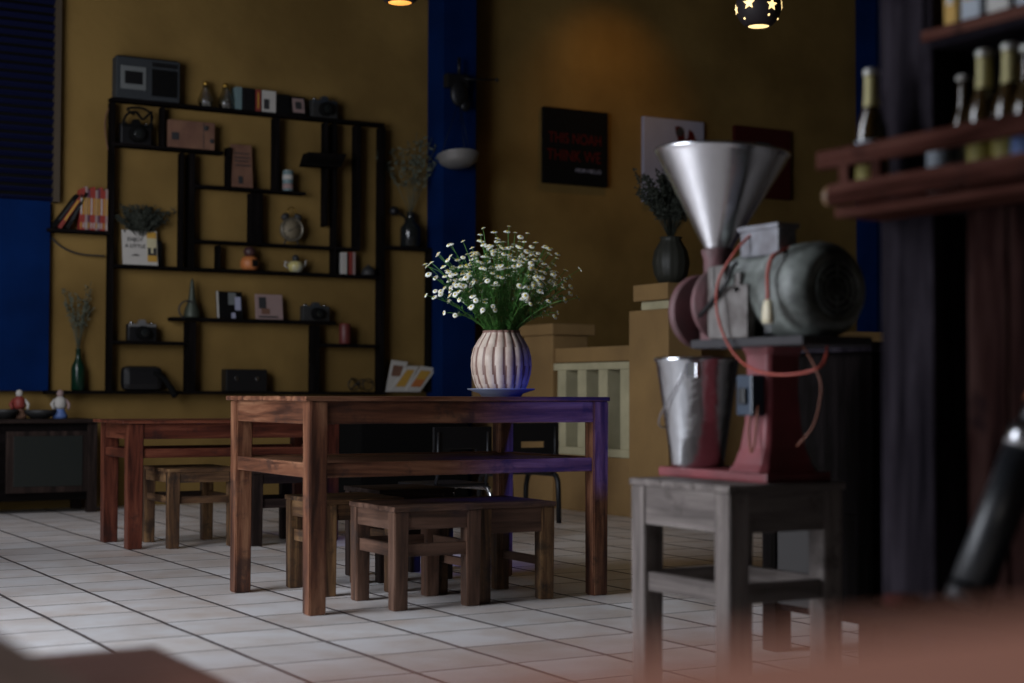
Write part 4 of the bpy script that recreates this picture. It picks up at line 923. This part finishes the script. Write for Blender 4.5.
MB().cyl(q0-d*.012, q0+d*.02, .036, .036, 24).build('end_ring', M_IRON, tb)
mb = MB(); c = atx(930, 602, 1.93); mb.lathe([(0, 0), (.028, 0), (.034, .008), (.03, .018), (0, .02)], (1.93, 2.02, .39), 24); single(mb, 'coaster', mat('dark_red_pad', (.05, .01, .008), .8, spec=.1), 'small dark red round pad on the bench beside the tube foot', 'pad')

# ------------------------------------------------------------------ pendant lamps
def star(c, nrm, r_):
    nrm = nrm.normalized(); t_ = nrm.cross(Vector((0, 0, 1))).normalized(); b_ = nrm.cross(t_)
    return [c+(t_*math.sin(a)+b_*-math.cos(a))*(r_ if k % 2 == 0 else r_*.45) for k, a in enumerate([i*PI/5 for i in range(10)])]
def lamp(c, R_, label, glow, power, colr):
    c = Vector(c)
    t = thing('pendant_lamp', (c.x, c.y, c.z-R_), label, 'lamp', 'round clay pendant lamps with star holes')
    prof = [(R_*math.cos(a), R_*math.sin(a)) for a in [(-1.07+i*(2.45/18)) for i in range(19)]]
    MB().lathe(prof, c, 40).build('shade', M_LAMP, t, solid=.004)
    view = (CAM-c); va = math.atan2(view.y, view.x)
    for k, (da, el, rr) in enumerate(((-.42, -.02, .030), (.62, -.10, .028), (-1.32, -.15, .024), (1.7, .1, .026), (2.7, 0, .026), (-2.4, .1, .026), (.1, .75, .024))):
        a = va+da; n = Vector((math.cos(a)*math.cos(el), math.sin(a)*math.cos(el), math.sin(el)))
        MB().prism(star(c+n*(R_+.0015), n, rr*R_/.1), n*.002).build('star_hole', glow, t)
    for (da, el) in ((.55, -.55), (-.85, -.65), (1.5, -.6)):
        a = va+da; n = Vector((math.cos(a)*math.cos(el), math.sin(a)*math.cos(el), math.sin(el))); MB().sph(c+n*(R_+.001), .006, (1, 1, 1), 8).build('dot_hole', glow, t)
    MB().lathe([(0, 0), (R_*.46, 0), (R_*.46, .002), (0, .002)], c+Vector((0, 0, -R_*.87)), 32).build('diffuser', glow, t)
    MB().cyl(c+Vector((0, 0, R_*.95)), (c.x, c.y, 4.7), .004, .004, 8).build('cord', M_BLACKM, t)
    MB().cyl(c+Vector((0, 0, R_*.93)), c+Vector((0, 0, R_*.93+.05)), .025, .018, 16).build('cap', M_LAMP, t)
    l = bpy.data.lights.new('lamp_bulb', 'SPOT'); l.energy = power; l.color = colr; l.shadow_soft_size = .03; l.spot_size = 2.0; l.spot_blend = .9
    lo = bpy.data.objects.new('lamp_bulb', l); COL.objects.link(lo); lo.parent = t; lo.location = (0, 0, R_-.95*R_-.004); 
def lampat(px, py, z):
    d = _f+(px-512)/F_PX*_r-(py-341.5)/F_PX*_u; return CAM+d*((z-CH)/d.z)
lamp(lampat(758.5, 7, 2.62), .108, 'dark clay globe lamp with glowing star cut-outs above the funnel', M_BULB, 6, (1, .68, .32))
lamp(lampat(400, -19, 2.80), .125, 'pendant lamp with glowing orange opening, cut by the top edge near the rack', M_BULBO, 6, (1, .55, .2))

# assumed warm spotlight, unseen and without a fixture, for the wall glow near the posters
l = bpy.data.lights.new('assumed_wall_spot', 'SPOT'); l.energy = 14; l.color = (1, .52, .12); l.spot_size = 1.5; l.spot_blend = 1; l.shadow_soft_size = .05
o = bpy.data.objects.new('assumed_wall_spot', l); COL.objects.link(o); o.location = (6.9, 9.5, 3.9); o.rotation_euler = (Vector((6.9, 10.6, 2.9))-Vector(o.location)).to_track_quat('-Z', 'Y').to_euler()
# unseen blue spotlight, added for the violet glow on the table
l = bpy.data.lights.new('blue_table_spot', 'SPOT'); l.energy = 650; l.color = (.05, .09, 1); l.spot_size = .26; l.spot_blend = 1; l.shadow_soft_size = .1
o = bpy.data.objects.new('blue_table_spot', l); COL.objects.link(o); o.location = (3.6, 1.2, 1.9); o.rotation_euler = (Vector((3.19, 5.0, .46))-Vector(o.location)).to_track_quat('-Z', 'Y').to_euler()

# ------------------------------------------------------------------ foreground furniture, far out of focus
ft = thing('cafe_table', (.5, .25, 0), 'blurred salmon-brown tabletop crossing the bottom of the photo, right in front', 'table')
A, B = lampat(200, 694, .668), lampat(1060, 612, .668)
dr = (B-A).normalized(); n_ = Vector((dr.y, -dr.x, 0))
mb = MB(); mb.prism([A-dr*.02, B+dr*.25, B+dr*.25+n_*.5, A-dr*.02+n_*.5], (0, 0, -.03)); mb.build('tabletop', W_FORE['x'], ft)
for p in (A+dr*.08+n_*.08, B+n_*.08, A+dr*.08+n_*.42, B+n_*.42): MB().box(p.x-.025, p.x+.025, p.y-.025, p.y+.025, 0, .638, .003).build('leg', W_FORE['z'], ft)
stool(.415, .745, 2.0, 2.385, .362, .05, {k: W_FORE[k] for k in 'xyz'}, 'blurred reddish-brown stool at the bottom left corner', group='low wooden stools')
fb = thing('bench', (.17, 1.2, 0), 'blurred grey-brown bench end in the very bottom left corner', 'bench')
W_FB = wood3('greyish_brown_bench', (.13, .085, .07), (.17, .115, .095), (.2, .14, .115), rough=.6)
MB().box(0.0, .368, .9, 1.72, .47, .50, .004).build('seat', W_FB['y'], fb)
for (x, y) in ((.02, .92), (.02, 1.64), (.31, .92), (.31, 1.64)): MB().box(x, x+.05, y, y+.05, 0, .47, .003).build('leg', W_FB['z'], fb)
